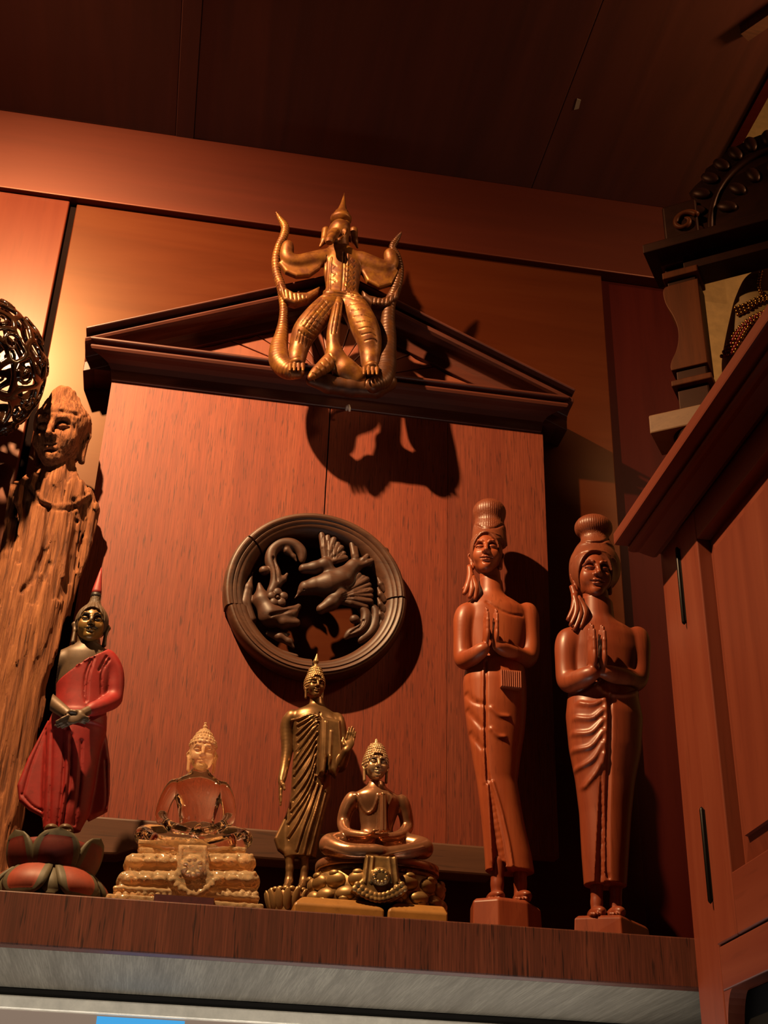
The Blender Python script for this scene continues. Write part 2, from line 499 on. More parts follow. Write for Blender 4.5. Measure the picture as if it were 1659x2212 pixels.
M_DISC = wood('plaque_wood', srgb(84, 48, 32), srgb(108, 66, 46), srgb(128, 82, 58), 'x', 1.2, 0.55, 0.1, 0.4, 0.35, bump=0.3)
M_RIMD = wood('plaque_rim_wood', srgb(92, 52, 34), srgb(120, 74, 50), srgb(142, 92, 64), 'x', 1.2, 0.5, 0.15, 0.4, 0.35, bump=0.3)
M_LIP = wood('shelf_lip_wood', srgb(98, 48, 30, .58), srgb(126, 62, 42, .58), srgb(146, 78, 54, .58), 'z', 0.7, 0.55, 0.1, 0.35, 0.8, srgb(54, 24, 15), 0.3, stretch=22, pf=1.2, fine=0.6)
M_SHELF = wood('shelf_top_wood', srgb(110, 54, 34), srgb(130, 68, 44), srgb(150, 82, 54), 'x', 0.7, 0.5, 0.15, 0.35, 0.5, bump=0.2)
M_UNDER = wood('grey_underside', raw(112, 104, 92), raw(130, 122, 109), raw(146, 138, 124), 'y', 1.2, 0.8, 0.0, 0.4, 0.25, raw(84, 78, 69), 0.4, stretch=20, pf=0.9, fine=0.45)
M_CAB = wood('cabinet_wood', srgb(146, 66, 45, .44), srgb(160, 76, 52, .44), srgb(172, 88, 62, .44), 'z', 0.45, 0.45, 0.12, 0.35, 0.15, bump=0.06, stretch=22, bigf=0.1)
M_CABX = wood('cabinet_rail_wood', srgb(142, 64, 44, .42), srgb(156, 74, 52, .42), srgb(168, 86, 62, .42), 'y', 0.45, 0.45, 0.12, 0.35, 0.15, bump=0.06, stretch=22, bigf=0.1)
# statues
def weathered():
    M = Mat('weathered_wood')
    v = M.coords((170, 170, 9)); n1 = M.noise(v, 1.0, 6, 0.7, 1.0)
    n2 = M.noise(M.coords((420, 420, 40)), 1.0, 3, 0.6)
    c = M.ramp(n1, [(0.30, srgb(70, 34, 18)), (0.46, srgb(160, 92, 52, .45)), (0.68, srgb(204, 130, 80, .5))])
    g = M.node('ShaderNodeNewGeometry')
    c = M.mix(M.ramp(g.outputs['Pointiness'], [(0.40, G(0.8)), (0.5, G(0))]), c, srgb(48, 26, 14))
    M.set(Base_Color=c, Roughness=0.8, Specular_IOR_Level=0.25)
    q = M.bump(n1, 0.7, 0.004); M.bump(n2, 0.4, 0.0015, q)
    return M.m
M_OLD = weathered()
M_TEAK = wood('carved_teak', srgb(158, 72, 40, .52), srgb(180, 86, 48, .52), srgb(196, 102, 60, .52), 'z', 0.9, 0.43, 0.12, 0.3, 0.25, bump=0.12, stretch=12)
M_TEAK2 = wood('carved_teak_red', srgb(146, 64, 40, .5), srgb(166, 78, 47, .5), srgb(184, 94, 58, .5), 'z', 0.9, 0.42, 0.15, 0.28, 0.25, bump=0.12, stretch=12)
M_TEAKHAIR = wood('carved_teak_hair', srgb(124, 60, 38, .5), srgb(144, 72, 45, .5), srgb(160, 86, 55, .5), 'z', 0.9, 0.45, 0.2, 0.3, 0.3, bump=0.15, stretch=12)
M_SKIN = paint('aged_bronze_paint', srgb(138, 104, 72), 0.5, 0.5, srgb(96, 66, 44), 70, 0.6, 0.25)
M_FACEGOLD = paint('gilded_face', srgb(202, 148, 72), 0.38, 0.5, srgb(110, 66, 34), 60, 0.6, 0.3)
M_ROBE = paint('red_robe_paint', srgb(196, 44, 40, .42), 0.55, 0.35, srgb(140, 36, 30, .40), 80, 0.6)
M_CURLS = paint('grey_brown_hair', srgb(128, 98, 70), 0.6, 0.3, srgb(64, 42, 28), 120, 0.7)
M_DARKPAINT = paint('dark_brown_paint', srgb(46, 28, 18), 0.5, 0.4)
M_LOTUSGREY = paint('grey_green_paint', srgb(126, 112, 84), 0.6, 0.35, srgb(84, 70, 50), 60, 0.6)
M_LOTUSRED = paint('dark_red_paint', srgb(150, 52, 38), 0.55, 0.35, srgb(104, 34, 24), 60, 0.6)
M_LOTUSPINK = paint('coral_paint', srgb(206, 92, 66), 0.55, 0.35, srgb(150, 56, 40), 60, 0.5)
M_BRONZE = metal('dark_bronze', (0.17, 0.082, 0.03, 1), (0.36, 0.19, 0.075, 1), 0.36, (0.07, 0.034, 0.014, 1), 50, 0.55, metallic=0.7)
M_BRONZE_HI = metal('rubbed_bronze', (0.30, 0.165, 0.065, 1), (0.52, 0.31, 0.13, 1), 0.36, (0.07, 0.036, 0.015, 1), 60, 0.5, metallic=0.6)
M_COPPER = metal('polished_copper_bronze', (0.34, 0.15, 0.075, 1), (0.48, 0.23, 0.12, 1), 0.27, (0.2, 0.085, 0.045, 1), 30, 0.45, metallic=0.72)
M_COPPER_FACE = metal('pale_bronze', (0.36, 0.20, 0.10, 1), (0.54, 0.33, 0.165, 1), 0.32, (0.18, 0.095, 0.045, 1), 30, 0.4, metallic=0.55)
M_ANTIQUE = metal('antique_gold', (0.30, 0.16, 0.055, 1), (0.54, 0.33, 0.125, 1), 0.40, (0.05, 0.026, 0.011, 1), 90, 0.65, metallic=0.6)
M_YELLOW = paint('yellow_plinth', srgb(196, 136, 66, .5), 0.42, 0.4, srgb(140, 88, 40), 40, 0.5)
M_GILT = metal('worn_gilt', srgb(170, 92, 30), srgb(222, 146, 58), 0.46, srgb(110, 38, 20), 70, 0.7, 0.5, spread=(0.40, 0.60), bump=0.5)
M_GILT2 = metal('worn_gilt_shaded', srgb(110, 56, 22), srgb(160, 92, 36), 0.45, srgb(70, 28, 14), 55, 0.6, 0.45, bump=0.3)  # darker copy of the gilt; the right side's shade is put into its colour
M_GLAZE = paint('dark_brown_glaze', srgb(58, 32, 18), 0.16, 0.6, srgb(92, 56, 30), 30, 0.6, coat=0.6)
M_BLACK = paint('gap_shade', srgb(22, 14, 11), 0.35, 0.5)
M_HINGE = paint('blackened_hinge', srgb(30, 17, 12), 0.4, 0.5, metallic=0.6)
M_VOID = paint('niche_shade', srgb(14, 11, 10), 0.8, 0.2)  # no cloth: black stands in for the shade inside the cabinet's open niche
M_BEADS = metal('gold_beads', srgb(190, 124, 48), srgb(232, 176, 92), 0.25, None, 60, cav=False)
M_REDBEAD = paint('red_beads', srgb(170, 34, 30), 0.3, 0.5)
M_STONE = paint('olive_stone', srgb(140, 104, 56, .6), 0.6, 0.3, srgb(88, 60, 32), 40, 0.6)
M_ALTAR = wood('altar_wood', srgb(92, 44, 22, .26), srgb(120, 58, 29, .26), srgb(138, 70, 36, .26), 'z', 0.8, 0.5, 0.0, 0.25, 0.2, bump=0.12, spec=0.15, tint=(1, .5, .3, 1))
M_ALTARD = wood('altar_wood_dark', srgb(48, 22, 16, .2), srgb(62, 29, 21, .2), srgb(76, 38, 27, .2), 'x', 0.8, 0.42, 0.0, 0.25, 0.2, bump=0.15, spec=0.18, tint=(1, .5, .34, 1))
M_BLOCK = wood('pale_block_wood', srgb(140, 96, 62), srgb(158, 112, 74), srgb(172, 126, 86), 'x', 0.8, 0.6, 0.0, 0.25, 0.2, bump=0.1)
M_LABEL = paint('purple_label', srgb(112, 54, 66), 0.5, 0.3, srgb(70, 34, 46), 160, 0.7)
M_STEEL = paint('satin_steel', raw(232, 222, 206), 0.35, 0.5, metallic=0.1, bump=0.0)
M_CHIP = paint('pale_chip', srgb(190, 170, 150), 0.8, 0.2)
def resin(name, col, rough, trans, bscale, bamt):
    M = Mat(name); n = M.noise(M.coords((1, 1, 1)), bscale, 3)
    M.set(Base_Color=col, Roughness=rough, IOR=1.46, Transmission_Weight=trans, Specular_IOR_Level=0.6); M.bump(n, bamt, 0.002)
    return M.m
M_CRYSTAL = resin('clear_amber_resin', (1.0, 0.92, 0.80, 1), 0.02, 1.0, 90, 0.10)
M_CLOUDY = resin('cloudy_amber_resin', (1.0, 0.70, 0.40, 1), 0.05, 0.76, 160, 0.25)
def screen(name, col, strength):
    M = Mat(name); M.set(Base_Color=(0, 0, 0, 1), Emission_Color=col, Emission_Strength=strength, Roughness=0.2); return M.m
M_SCR_BLUE = screen('screen_blue', raw(70, 165, 225), 1.0)
M_SCR_TAUPE = screen('screen_taupe', raw(134, 114, 98), 1.0)
M_SCR_WHITE = screen('screen_white', raw(225, 218, 208), 1.0)

# ------------------------------------------------------------------ the room
ZC = 1.352            # dark wood ceiling
# back wall: structural board, proud veneer boards, fascia
mb = MB().box((-1.6, 0.012, -1.6), (0.815, 0.12, 2.1))
wall = struct(mb.build('wall_back', M_DARKRED))
mb = MB().box((-0.262, 0.0, -0.02), (0.636, 0.012, 1.2)); bevel(mb.build('veneer_panel', M_VENEER, wall), 0.0015)
mb = MB().box((-1.2, -0.004, -0.02), (-0.2735, 0.012, 1.2)); bevel(mb.build('veneer_panel', M_VENEER_RED, wall), 0.002)
mb = MB().box((-0.2735, 0.006, -0.02), (-0.262, 0.013, 1.2)); mb.build('seam', M_GROOVE, wall)
mb = MB().box((0.636, 0.0085, 0.02), (0.6385, 0.0125, 0.575)); mb.build('edge_strip', M_VENEER, wall)
mb = MB().box((-1.6, -0.014, 1.182), (0.815, 0.012, ZC)); struct(bevel(mb.build('trim_1', M_FASCIA), 0.002))
# ceiling: dark boards along the depth
ceil = struct(MB().box((-1.6, -3.2, ZC+0.012), (0.815, 0.12, ZC+0.06)).build('ceiling', M_CEIL))
def onceil(px, py):
    r = ray(px, py); return CAM+r*((ZC-CAM[2])/r[2])
xb0, xb1 = onceil(388, 120)[0], onceil(430, 120)[0]
for a_, b_, up_ in ((-1.6, xb0-0.64, 0), (xb0-0.64, xb0-0.60, -.002), (xb0-0.60, xb0, 0), (xb0, xb1, -.002), (xb1, xb1+0.6, 0), (xb1+0.6, 0.815, 0)):
    bevel(MB().box((a_+0.0004, -3.2, ZC+up_), (b_-0.0004, 0.012, ZC+0.012)).build('ceiling_panel' if up_ == 0 else 'ceiling_batten', M_CEIL, ceil), 0.001)
pa, pb = onceil(1606, 66), onceil(1670, 22); dv = pb-pa; dv /= np.linalg.norm(dv); nv = np.array((-dv[1], dv[0], 0))
MB().loftsec([[q+nv*0.010, q-nv*0.010, q-nv*0.010+np.array((0, 0, h_)), q+nv*0.010+np.array((0, 0, h_))] for q, h_ in ((pa, -0.016), (pa+dv*0.30, -0.016))]).build('ceiling_bracket', M_RAIL, ceil)
p = at(1247, 225, 0); r_ = ray(1247, 225); tt = (ZC-CAM[2])/r_[2]; p = CAM+r_*tt
MB().prism([(p[0]-0.004, p[1]-0.012), (p[0]+0.003, p[1]-0.010), (p[0]+0.005, p[1]+0.008), (p[0]-0.002, p[1]+0.012)], ZC-0.0012, ZC+0.001, 'z').build('paint_chip', M_CHIP, ceil)
# soffit edge board and the plaster alcove to the right
struct(MB().box((0.815, -3.2, ZC-0.006), (0.832, 0.12, ZC+0.06)).build('trim_2', M_DARKRED))
struct(MB().box((1.25, -3.2, -1.6), (1.33, 0.2, 2.1)).build('wall_right', M_CREAM))
struct(MB().box((0.815, 0.02, -1.6), (1.33, 0.12, 2.1)).build('wall_alcove', M_CREAM))
struct(MB().box((0.815, -3.2, 2.1), (1.33, 0.12, 2.15)).build('ceiling_alcove', M_CREAM))
struct(MB().box((-2.4, -3.4, -1.65), (1.33, 0.12, -1.6)).build('floor', M_CEIL))

# ------------------------------------------------------------------ shelf, television
def front_lip():
    return MB().box((-1.3, -0.274, -0.0535), (0.6975, -0.255, 0.0))
sh = thing('wall_shelf', 'long wooden shelf under the statues, red-brown front lip and grey underside', 'shelf', (0, -0.02, 0))
bevel(front_lip().build('front_lip', M_LIP, sh), 0.0015)
bevel(MB().box((-1.3, -0.2555, -0.012), (0.6975, 0.0, -0.0002)).build('top_board', M_SHELF, sh), 0.001)
MB().box((-1.3, -0.2555, -0.0535), (0.6975, -0.008, -0.042)).build('underside_board', M_UNDER, sh)
tv = thing('television', 'silver framed screen with blue picture under the grey shelf underside', 'television', (0.1, -0.03, -0.4))
Yt = -0.035
zt = at(0, 2147, Yt)[2]; zb = at(0, 2178, Yt)[2]
bevel(MB().box((-0.62, Yt, zb), (0.62, -0.004, zt)).build('frame_top', M_STEEL, tv), 0.002)
bevel(MB().box((-0.62, Yt, -0.62), (-0.60, -0.004, zb)).build('frame_side', M_STEEL, tv), 0.002)
bevel(MB().box((0.60, Yt, -0.62), (0.62, -0.004, zb)).build('frame_side', M_STEEL, tv), 0.002)
bevel(MB().box((-0.62, Yt, -0.64), (0.62, -0.004, -0.62)).build('frame_bottom', M_STEEL, tv), 0.002)
MB().box((-0.60, -0.028, -0.62), (0.60, -0.006, zb)).build('screen', M_SCR_TAUPE, tv)
x0, x1 = at(209, 2200, -0.029)[0], at(400, 2200, -0.029)[0]; z0 = at(210, 2195, -0.029)[2]
MB().box((x0, -0.0295, -0.45), (x1, -0.0285, z0)).build('picture', M_SCR_BLUE, tv)
MB().box((x1+0.012, -0.0295, -0.45), (0.55, -0.0285, z0-0.004)).build('picture', M_SCR_WHITE, tv)
struct(MB().box((-1.3, -0.03, zt+0.001), (0.6975, -0.002, -0.0545)).build('gap_shade_strip', M_BLACK))  # black strip standing in for the shade of the gap above the television

# ------------------------------------------------------------------ panel with the round opening
panel = thing('wooden_panel', 'large streaked orange-brown wooden board hung behind the statues below the pediment', 'panel', (0.172, 0, 0.142))
PX0, PX1, PZ0, PZ1, PY = -0.156, 0.504, 0.143, 0.8026, -0.05
DC = np.array((0.164, 0, 0.478)); HR = 0.096
XK = at(704, 1050, PY)[0]; XS = at(966, 1300, PY)[0]
def board(x0, x1, hole, mat):
    pts = [(x0, PZ0), (x1, PZ0)]
    if hole == 'r':
        a0 = math.asin(1.0); h = math.sqrt(max(1e-9, HR**2-(x1-DC[0])**2)); s0 = math.atan2(-h, x1-DC[0]); s1 = math.atan2(h, x1-DC[0])
        n = 40; s0 += 2*math.pi
        pts += [(DC[0]+HR*math.cos(s0+(s1-s0)*i/n), DC[2]+HR*math.sin(s0+(s1-s0)*i/n)) for i in range(n+1)]
    pts += [(x1, PZ1), (x0, PZ1)]
    if hole == 'l':
        h = math.sqrt(max(1e-9, HR**2-(x0-DC[0])**2)); s0 = math.atan2(h, x0-DC[0]); s1 = math.atan2(-h, x0-DC[0]); n = 40
        pts += [(DC[0]+HR*math.cos(s0+(s1-s0)*i/n), DC[2]+HR*math.sin(s0+(s1-s0)*i/n)) for i in range(n+1)]
    return MB().prism(pts, PY, PY+0.022).build('plank', mat, panel)
board(PX0, XK-0.0011, 'r', M_PANEL); board(XK+0.0008, XS-0.0003, 'l', M_PANEL); board(XS+0.0003, PX1, '', M_PANEL2)
bevel(MB().box((PX0+0.03, PY+0.022, 0.7), (PX1-0.03, 0.0, 0.76)).build('batten', M_RAIL, panel))
bevel(MB().box((PX0+0.03, PY+0.022, 0.18), (PX1-0.03, 0.0, 0.23)).build('batten', M_RAIL, panel))
# bottom rail, rounded at the left end
pts = [(0.412, 0.108), (0.412, 0.146), (-0.09, 0.146)]
zc_, rr = 0.122, 0.024
pts2 = [(-0.112 + rr*math.cos(t), zc_ + rr*math.sin(t)) for t in np.linspace(math.pi/2, 3*math.pi/2, 14)]
pts2 += [(-0.06, 0.100), (-0.04, 0.108)]
bevel(MB().prism((pts2 + pts)[::-1], -0.066, -0.028).build('bottom_rail', M_RAIL, panel), 0.003)

# ------------------------------------------------------------------ pediment
ped = thing('pediment', 'dark carved triangular pediment on top of the wooden panel, behind the gilt figure', 'pediment', (0.172, -0.03, 0.815))
xc = 0.172; HWD = 0.372; zl = 0.861; za = 1.030
# cornice profile: (out from wall, up)
base_prof = [(0.0, 0.803), (-0.053, 0.803), (-0.0545, 0.807), (-0.0565, 0.820), (-0.062, 0.827), (-0.072, 0.8295), (-0.082, 0.830), (-0.0875, 0.8315), (-0.0895, 0.8350), (-0.0885, 0.8385), (-0.085, 0.8400),
             (-0.0775, 0.8405), (-0.0775, 0.8455), (-0.090, 0.846), (-0.0915, 0.8485), (-0.090, 0.8515), (-0.05, 0.852), (0.0, 0.852)]
def sweep(name, prof_at, mat):
    mb = MB(); mb.loftsec([prof_at(0), prof_at(1)]); return bevel(mb.build(name, mat, ped), 0.0008, 1, 50)
def bp(t):
    q = []
    for o, z in base_prof:
        e = max(0.0, (-o-0.05))*0.95
        x = (xc-HWD+0.046-e) if t == 0 else (xc+HWD-0.046+e)
        q.append((x, o, z))
    return q
sweep('base_cornice', bp, M_PED)
# raking cornices: profile measured down from the top edge
rake = [(0.0, -0.046), (-0.050, -0.046), (-0.0505, -0.030), (-0.054, -0.023), (-0.066, -0.0205), (-0.082, -0.020), (-0.0875, -0.0185), (-0.0895, -0.0150), (-0.0885, -0.0118), (-0.084, -0.0105),
        (-0.076, -0.0100), (-0.076, -0.0050), (-0.098, -0.0045), (-0.0995, -0.0022), (-0.098, 0.0), (0.0, 0.0)]
for sgn in (-1, 1):
    def rp(t, sgn=sgn):
        q = []
        for o, d in rake:
            if t == 0: q.append((xc+sgn*HWD*(1-0.01*0), o, zl+d*1.0))
            else: q.append((xc, o, za+d*1.08))
        return q
    sweep('raking_cornice', rp, M_PED)
for sgn in (-1, 1):
    x_ = sorted((xc+sgn*(HWD-0.048), xc+sgn*(HWD-0.012)))
    MB().box((x_[0], -0.049, 0.822), (x_[1], 0.0, 0.858)).build('cornice_return', M_PED, ped)
# tympanum with a carved fan: each ray a wedge of its own
TY = -0.045
MB().prism([(xc-HWD+0.05, 0.851), (xc+HWD-0.05, 0.851), (xc, za-0.036)], TY+0.004, 0.0).build('tympanum', M_TYMP, ped)
def ztop(x): return zl-0.046+0.0 + (za-zl)*(1-abs(x-xc)/HWD) 
nr = 14; fc = np.array((xc, 0.853))
angs = np.linspace(0.13, math.pi-0.13, nr+1)
for a0, a1 in zip(angs[:-1], angs[1:]):
    def hit(a):
        dx, dz = math.cos(a), math.sin(a)
        # intersect with the line z = zl-0.046+(za-zl)(1-|x-xc|/HWD)
        r = (zl-0.044+(za-zl)-fc[1])/(dz+(za-zl)*abs(dx)/HWD); return min(r, 0.235)
    g = 0.006; a0g, a1g = a0+g, a1-g; ri = 0.034
    P0 = lambda a, r: (fc[0]+r*math.cos(a), fc[1]+r*math.sin(a))
    am = (a0+a1)/2
    pts = [P0(a0g, ri), P0(a0g, hit(a0g)-0.006), P0(am, hit(am)-0.011), P0(a1g, hit(a1g)-0.006), P0(a1g, ri)]
    bevel(MB().prism(pts, TY, TY+0.006).build('fan_ray', M_TYMP, ped), 0.0012, 2)
for k in range(9):
    a = math.pi*(k+0.5)/9
    pts = [(fc[0]+r*math.cos(a+s), fc[1]+r*math.sin(a+s)) for r, s in ((0.006, -0.12), (0.026, -0.145), (0.0295, 0), (0.026, 0.145), (0.006, 0.12))]
    bevel(MB().prism(pts, TY-0.001, TY+0.006).build('shell_flute', M_TYMP, ped), 0.0015, 2)
arc = [(fc[0]+0.0315*math.cos(t), TY, fc[1]+0.0315*math.sin(t)) for t in np.linspace(0, math.pi, 24)]
MB().tube(arc, 0.0016, 6).build('shell_border', M_TYMP, ped, True)

# small metal hook under the pediment
hk = at(748, 890, PY)
h = tag(MB().tube([hk+[0, 0.002, 0.004], hk+[0, -0.010, 0.004], hk+[0.001, -0.018, 0.0], hk+[0.002, -0.020, -0.006], hk+[0.003, -0.016, -0.009]], [0.0022, 0.0022, 0.002, 0.002, 0.0016], 8).build('metal_hook', M_STEEL, None, True),
        'small pale metal hook screwed into the panel just below the pediment', 'hook')

# ------------------------------------------------------------------ round plaque
pl = thing('round_plaque', 'round openwork wooden plaque with carved bird and vines in a deep ring', 'plaque', (DC[0], PY, DC[2]))
RO = 0.1265
prof = [(0.094, -0.028), (0.094, -0.052), (0.0955, -0.060), (0.100, -0.068), (0.1055, -0.0745), (0.1075, -0.0745), (0.109, -0.0765), (0.1120, -0.0775), (0.1135, -0.0765), (0.1150, -0.079),
        (0.1185, -0.080), (0.1195, -0.0785), (0.1215, -0.0785), (0.1235, -0.077), (0.1255, -0.073), (RO, -0.066), (RO, -0.055), (0.122, -0.0505), (0.100, -0.0505)]
cr = [math.radians(v) for v in (2, 88+180+3, 196, 143)]
cr = sorted(v % (2*math.pi) for v in cr)
for i in range(len(cr)):
    t0 = cr[i]+0.010; t1 = (cr[i+1] if i+1 < len(cr) else cr[0]+2*math.pi)-0.010
    n = max(6, int((t1-t0)/0.06)); secs = []
    dr = [0.0, 0.0015, -0.0012, 0.001][i]
    for k in range(n+1):
        t = t0+(t1-t0)*k/n; w = 1+0.006*math.sin(3*t+1)
        secs.append([(DC[0]+(r+dr)*w*math.cos(t), y+dr*0.6, DC[2]+(r+dr)*w*math.sin(t)) for r, y in prof])
    MB().loftsec(secs).build('rim_segment', M_RIMD, pl, True)
    o = COL.objects[-1]
    md = o.modifiers.new('edge', 'EDGE_SPLIT'); md.split_angle = math.radians(50)

Fp = Fig(-0.062)
def carve(lo_px, hi_px, h=0.0009):
    A = Fp.P(lo_px[0], hi_px[1]); B = Fp.P(hi_px[0], lo_px[1])
    return SDF((A[0], -0.085, A[2]), (B[0], -0.030, B[2]), h)
# bird
S = carve((625, 1125), (880, 1345))
Fp.chain(S, [(648, 1280, -.004, 6), (660, 1271, -.004, 14), (682, 1266, -.003, 18), (710, 1264, -.002, 28), (738, 1252, -.002, 25), (764, 1224, 0, 15), (790, 1210, 0, 9)], 0.006)
S.cone(Fp.P(650, 1278, -.004), Fp.P(637, 1292, -.004), 0.0032, 0.0008, 0.002)
def feather(S, a, b, r0, r1, k=0.0012):
    Fp.chain(S, [(a[0], a[1], -.003, r0), ((a[0]+b[0])/2, (a[1]+b[1])/2, -.005, (r0+r1)/2), (b[0], b[1], -.002, r1)], k)
Fp.chain(S, [(656, 1229, -.006, 11), (680, 1227, -.006, 14), (702, 1220, -.006, 15), (716, 1245, -.002, 16)], 0.004)
for b in [(694, 1150), (721, 1166), (737, 1184), (746, 1206)]: feather(S, (704, 1216), b, 8, 7)
for b in [(708, 1160), (730, 1176), (742, 1196)]: feather(S, (708, 1220), b, 7, 6)
Fp.chain(S, [(694, 1316, -.006, 11), (715, 1304, -.006, 15), (733, 1286, -.004, 16), (722, 1270, -.002, 14)], 0.004)
for b in [(775, 1243), (792, 1252), (800, 1276), (800, 1300), (790, 1312)]: feather(S, (726, 1294), b, 9, 7)
for b in [(785, 1248), (797, 1264), (801, 1288)]: feather(S, (732, 1292), b, 7, 6)
# tail
for b in [(768, 1185), (760, 1175), (815, 1208), (800, 1196)]: feather(S, (770, 1224), b, 8, 6)
rng = random.Random(4)
for i in range(26):
    q = Fp.P(690+rng.random()*60, 1244+rng.random()*28, -.010); S.ell(q, (0.0028, 0.0016, 0.0022), None, 0.001)
q = Fp.P(657, 1273, -.0105); S.ell(q, (0.0012, 0.0014, 0.0012), None, 0.0004, True)
for k in range(5): S.pxetch([(703+8*k-3*abs(k-2), 1205), (697+11*k, 1160+8*k)], 0.0006, 0.0012)
for k in range(4): S.pxetch([(738, 1286+3*k), (770, 1268+10*k), (796, 1258+16*k)], 0.0006, 0.0012)
S.build('bird', M_DISC, pl)
# vine with curled top, left
S = carve((540, 1150), (670, 1400))
Fp.chain(S, cpx([(653, 1214, 0, 4), (651, 1192, 0, 9), (632, 1176, 0, 10), (606, 1176, 0, 10), (587, 1192, 0, 10), (585, 1216, 0, 10), (595, 1240, 0, 10), (594, 1262, 0, 9), (584, 1284, 0, 8)]), 0.004)
Fp.chain(S, [(620, 1190, 0, 9), (634, 1202, 0, 4), (640, 1212, 0, 2)], 0.004)
S.etch([Fp.P(x, y, -.006) for x, y in ((590, 1205), (597, 1232), (599, 1255))], 0.0016, 0.003)
Fp.chain(S, [(600, 1262, 0, 9), (612, 1252, 0, 6), (620, 1240, 0, 3)], 0.004)
S.ell(Fp.P(571, 1233, -.003), (0.0075, 0.007, 0.0068), None, 0.002)
S.build('vine', M_DISC, pl)
S = carve((505, 1220), (670, 1420))
Fp.chain(S, [(546, 1236, .004, 1), (536, 1270, .004, 10), (528, 1305, .004, 14), (540, 1340, .004, 14)], 0.003)
Fp.chain(S, [(560, 1262, .002, 4), (566, 1296, .002, 18), (585, 1330, 0, 24), (625, 1328, 0, 16), (645, 1310, 0, 6)], 0.006)
Fp.chain(S, [(580, 1335, -.003, 14), (612, 1345, -.003, 13), (640, 1345, -.003, 9)], 0.004)
S.etch([Fp.P(x, y, -.012) for x, y in ((585, 1330), (610, 1322), (640, 1312))], 0.002, 0.004)
S.build('leaf_spray', M_DISC, pl)
S = carve((575, 1265), (625, 1320), 0.0007); c = Fp.P(600, 1291, -.010)
for k in range(5):
    t = k*2*math.pi/5+0.4; S.ell(c+np.array((0.0085*math.cos(t), 0.0, 0.0085*math.sin(t))), (0.0062, 0.0035, 0.0062), None, 0.0008)
S.ell(c+[0, -.002, 0], (0.0042, 0.004, 0.0042), None, 0.0005, True); S.ell(c+[0, 0, 0], (0.0030, 0.004, 0.0030), None, 0.0005)
S.build('flower', M_DISC, pl)
S = carve((570, 1350), (660, 1410))
Fp.chain(S, [(580, 1368, .006, 6), (604, 1376, .004, 10), (624, 1386, .004, 8), (634, 1398, .004, 3)], 0.003)
Fp.chain(S, [(606, 1372, .004, 6), (624, 1370, .003, 3)], 0.003)
S.build('leaf', M_DISC, pl)
# right scroll and leaf border
S = carve((735, 1295), (830, 1400))
Fp.chain(S, cpx([(746, 1378, 0, 3), (757, 1368, 0, 8), (776, 1362, 0, 10), (788, 1346, 0, 10), (790, 1326, 0, 9), (778, 1312, 0, 7)]), 0.003)
S.ell(Fp.P(766, 1338, -.004), (0.0072, 0.006, 0.0066), None, 0.002)
for k in range(3): S.etch([Fp.P(x, y, -.007) for x, y in ((758+5*k, 1366-4*k), (775+4*k, 1358-4*k), (783+2*k, 1340))], 0.0011, 0.0022)
Fp.chain(S, cpx([(800, 1306, .002, 4), (812, 1322, .002, 8), (810, 1348, .002, 9), (800, 1368, .002, 9), (778, 1384, .002, 7)]), 0.003)
S.build('scroll', M_DISC, pl)
S = carve((780, 1180), (850, 1390))
Fp.chain(S, [(764, 1224, .003, 7), (790, 1214, .003, 8), (815, 1222, .004, 9), (838, 1240, .004, 12)], 0.003)
Fp.chain(S, [(832, 1190, .006, 8), (842, 1250, .004, 9), (838, 1310, .004, 9), (822, 1350, .004, 9), (795, 1378, .004, 8)], 0.003)
for y in (1262, 1284, 1306, 1328): Fp.chain(S, [(832, y+14, 0, 7), (822, y, -.002, 6), (816, y-14, 0, 2)], 0.0015)
for y in (1204, 1222): Fp.chain(S, [(828, y+8, 0, 6), (812, y-2, -.002, 4), (802, y-10, 0, 2)], 0.0015)
S.build('leaf_border', M_DISC, pl)
S = carve((690, 1135), (850, 1240))
Fp.chain(S, [(690, 1147, .006, 5), (730, 1150, .006, 8), (772, 1166, .006, 9), (806, 1190, .006, 9), (830, 1216, .006, 9)], 0.003)
S.build('branch', M_DISC, pl)
S = carve((500, 1260), (690, 1430))
Fp.chain(S, [(530, 1340, .008, 8), (560, 1378, .008, 7), (600, 1408, .008, 7), (640, 1418, .008, 5)], 0.003)
S.build('branch', M_DISC, pl)


# ------------------------------------------------------------------ cabinet on the right, in front of the shelf's end
XC, YF, YN = 0.5868, -0.2745, -1.35
XR = 1.24
def cyz(px, py):
    p = atx(px, py, XC); return p[1], p[2]
cab = thing('wall_cabinet', 'reddish wooden wall cabinet with panelled door and heavy crown moulding', 'cabinet', (0.9, -0.8, -0.07))
yS = cyz(1552, 2043)[0]; zd0 = cyz(1552, 2043)[1]; zb_ = cyz(1565, 2140)[1]
ztr = cyz(1501, 1174)[1]; zp0 = cyz(1583, 1885)[1]; yP = cyz(1583, 1885)[0]; zt_ = cyz(1425, 1200)[1]
bevel(MB().box((XC, yS, -0.35), (XC+0.02, YF, zt_+0.01)).build('stile', M_CAB, cab), 0.0015)
bevel(MB().box((XC, YN, -0.35), (XC+0.02, YN+0.07, zt_+0.01)).build('stile', M_CAB, cab), 0.0015)
bevel(MB().box((XC, YN+0.07, zb_), (XC+0.02, yS-0.0004, zd0-0.0012)).build('bottom_rail', M_CABX, cab), 0.0015)
cp = [(yS-0.0004, zb_-0.062)] + [(yS-0.0004-0.024*(1-math.cos(t)), zb_-0.062+0.062*math.sin(t)) for t in np.linspace(0, math.pi/2, 10)] + [(yS-0.0004, zb_)]
MB().prism(cp, XC+0.001, XC+0.019, 'x').build('corner_bracket', M_CABX, cab)
MB().box((XC+0.02, YN, zb_), (XR, YF, zt_+0.012)).build('carcass', M_CAB, cab)
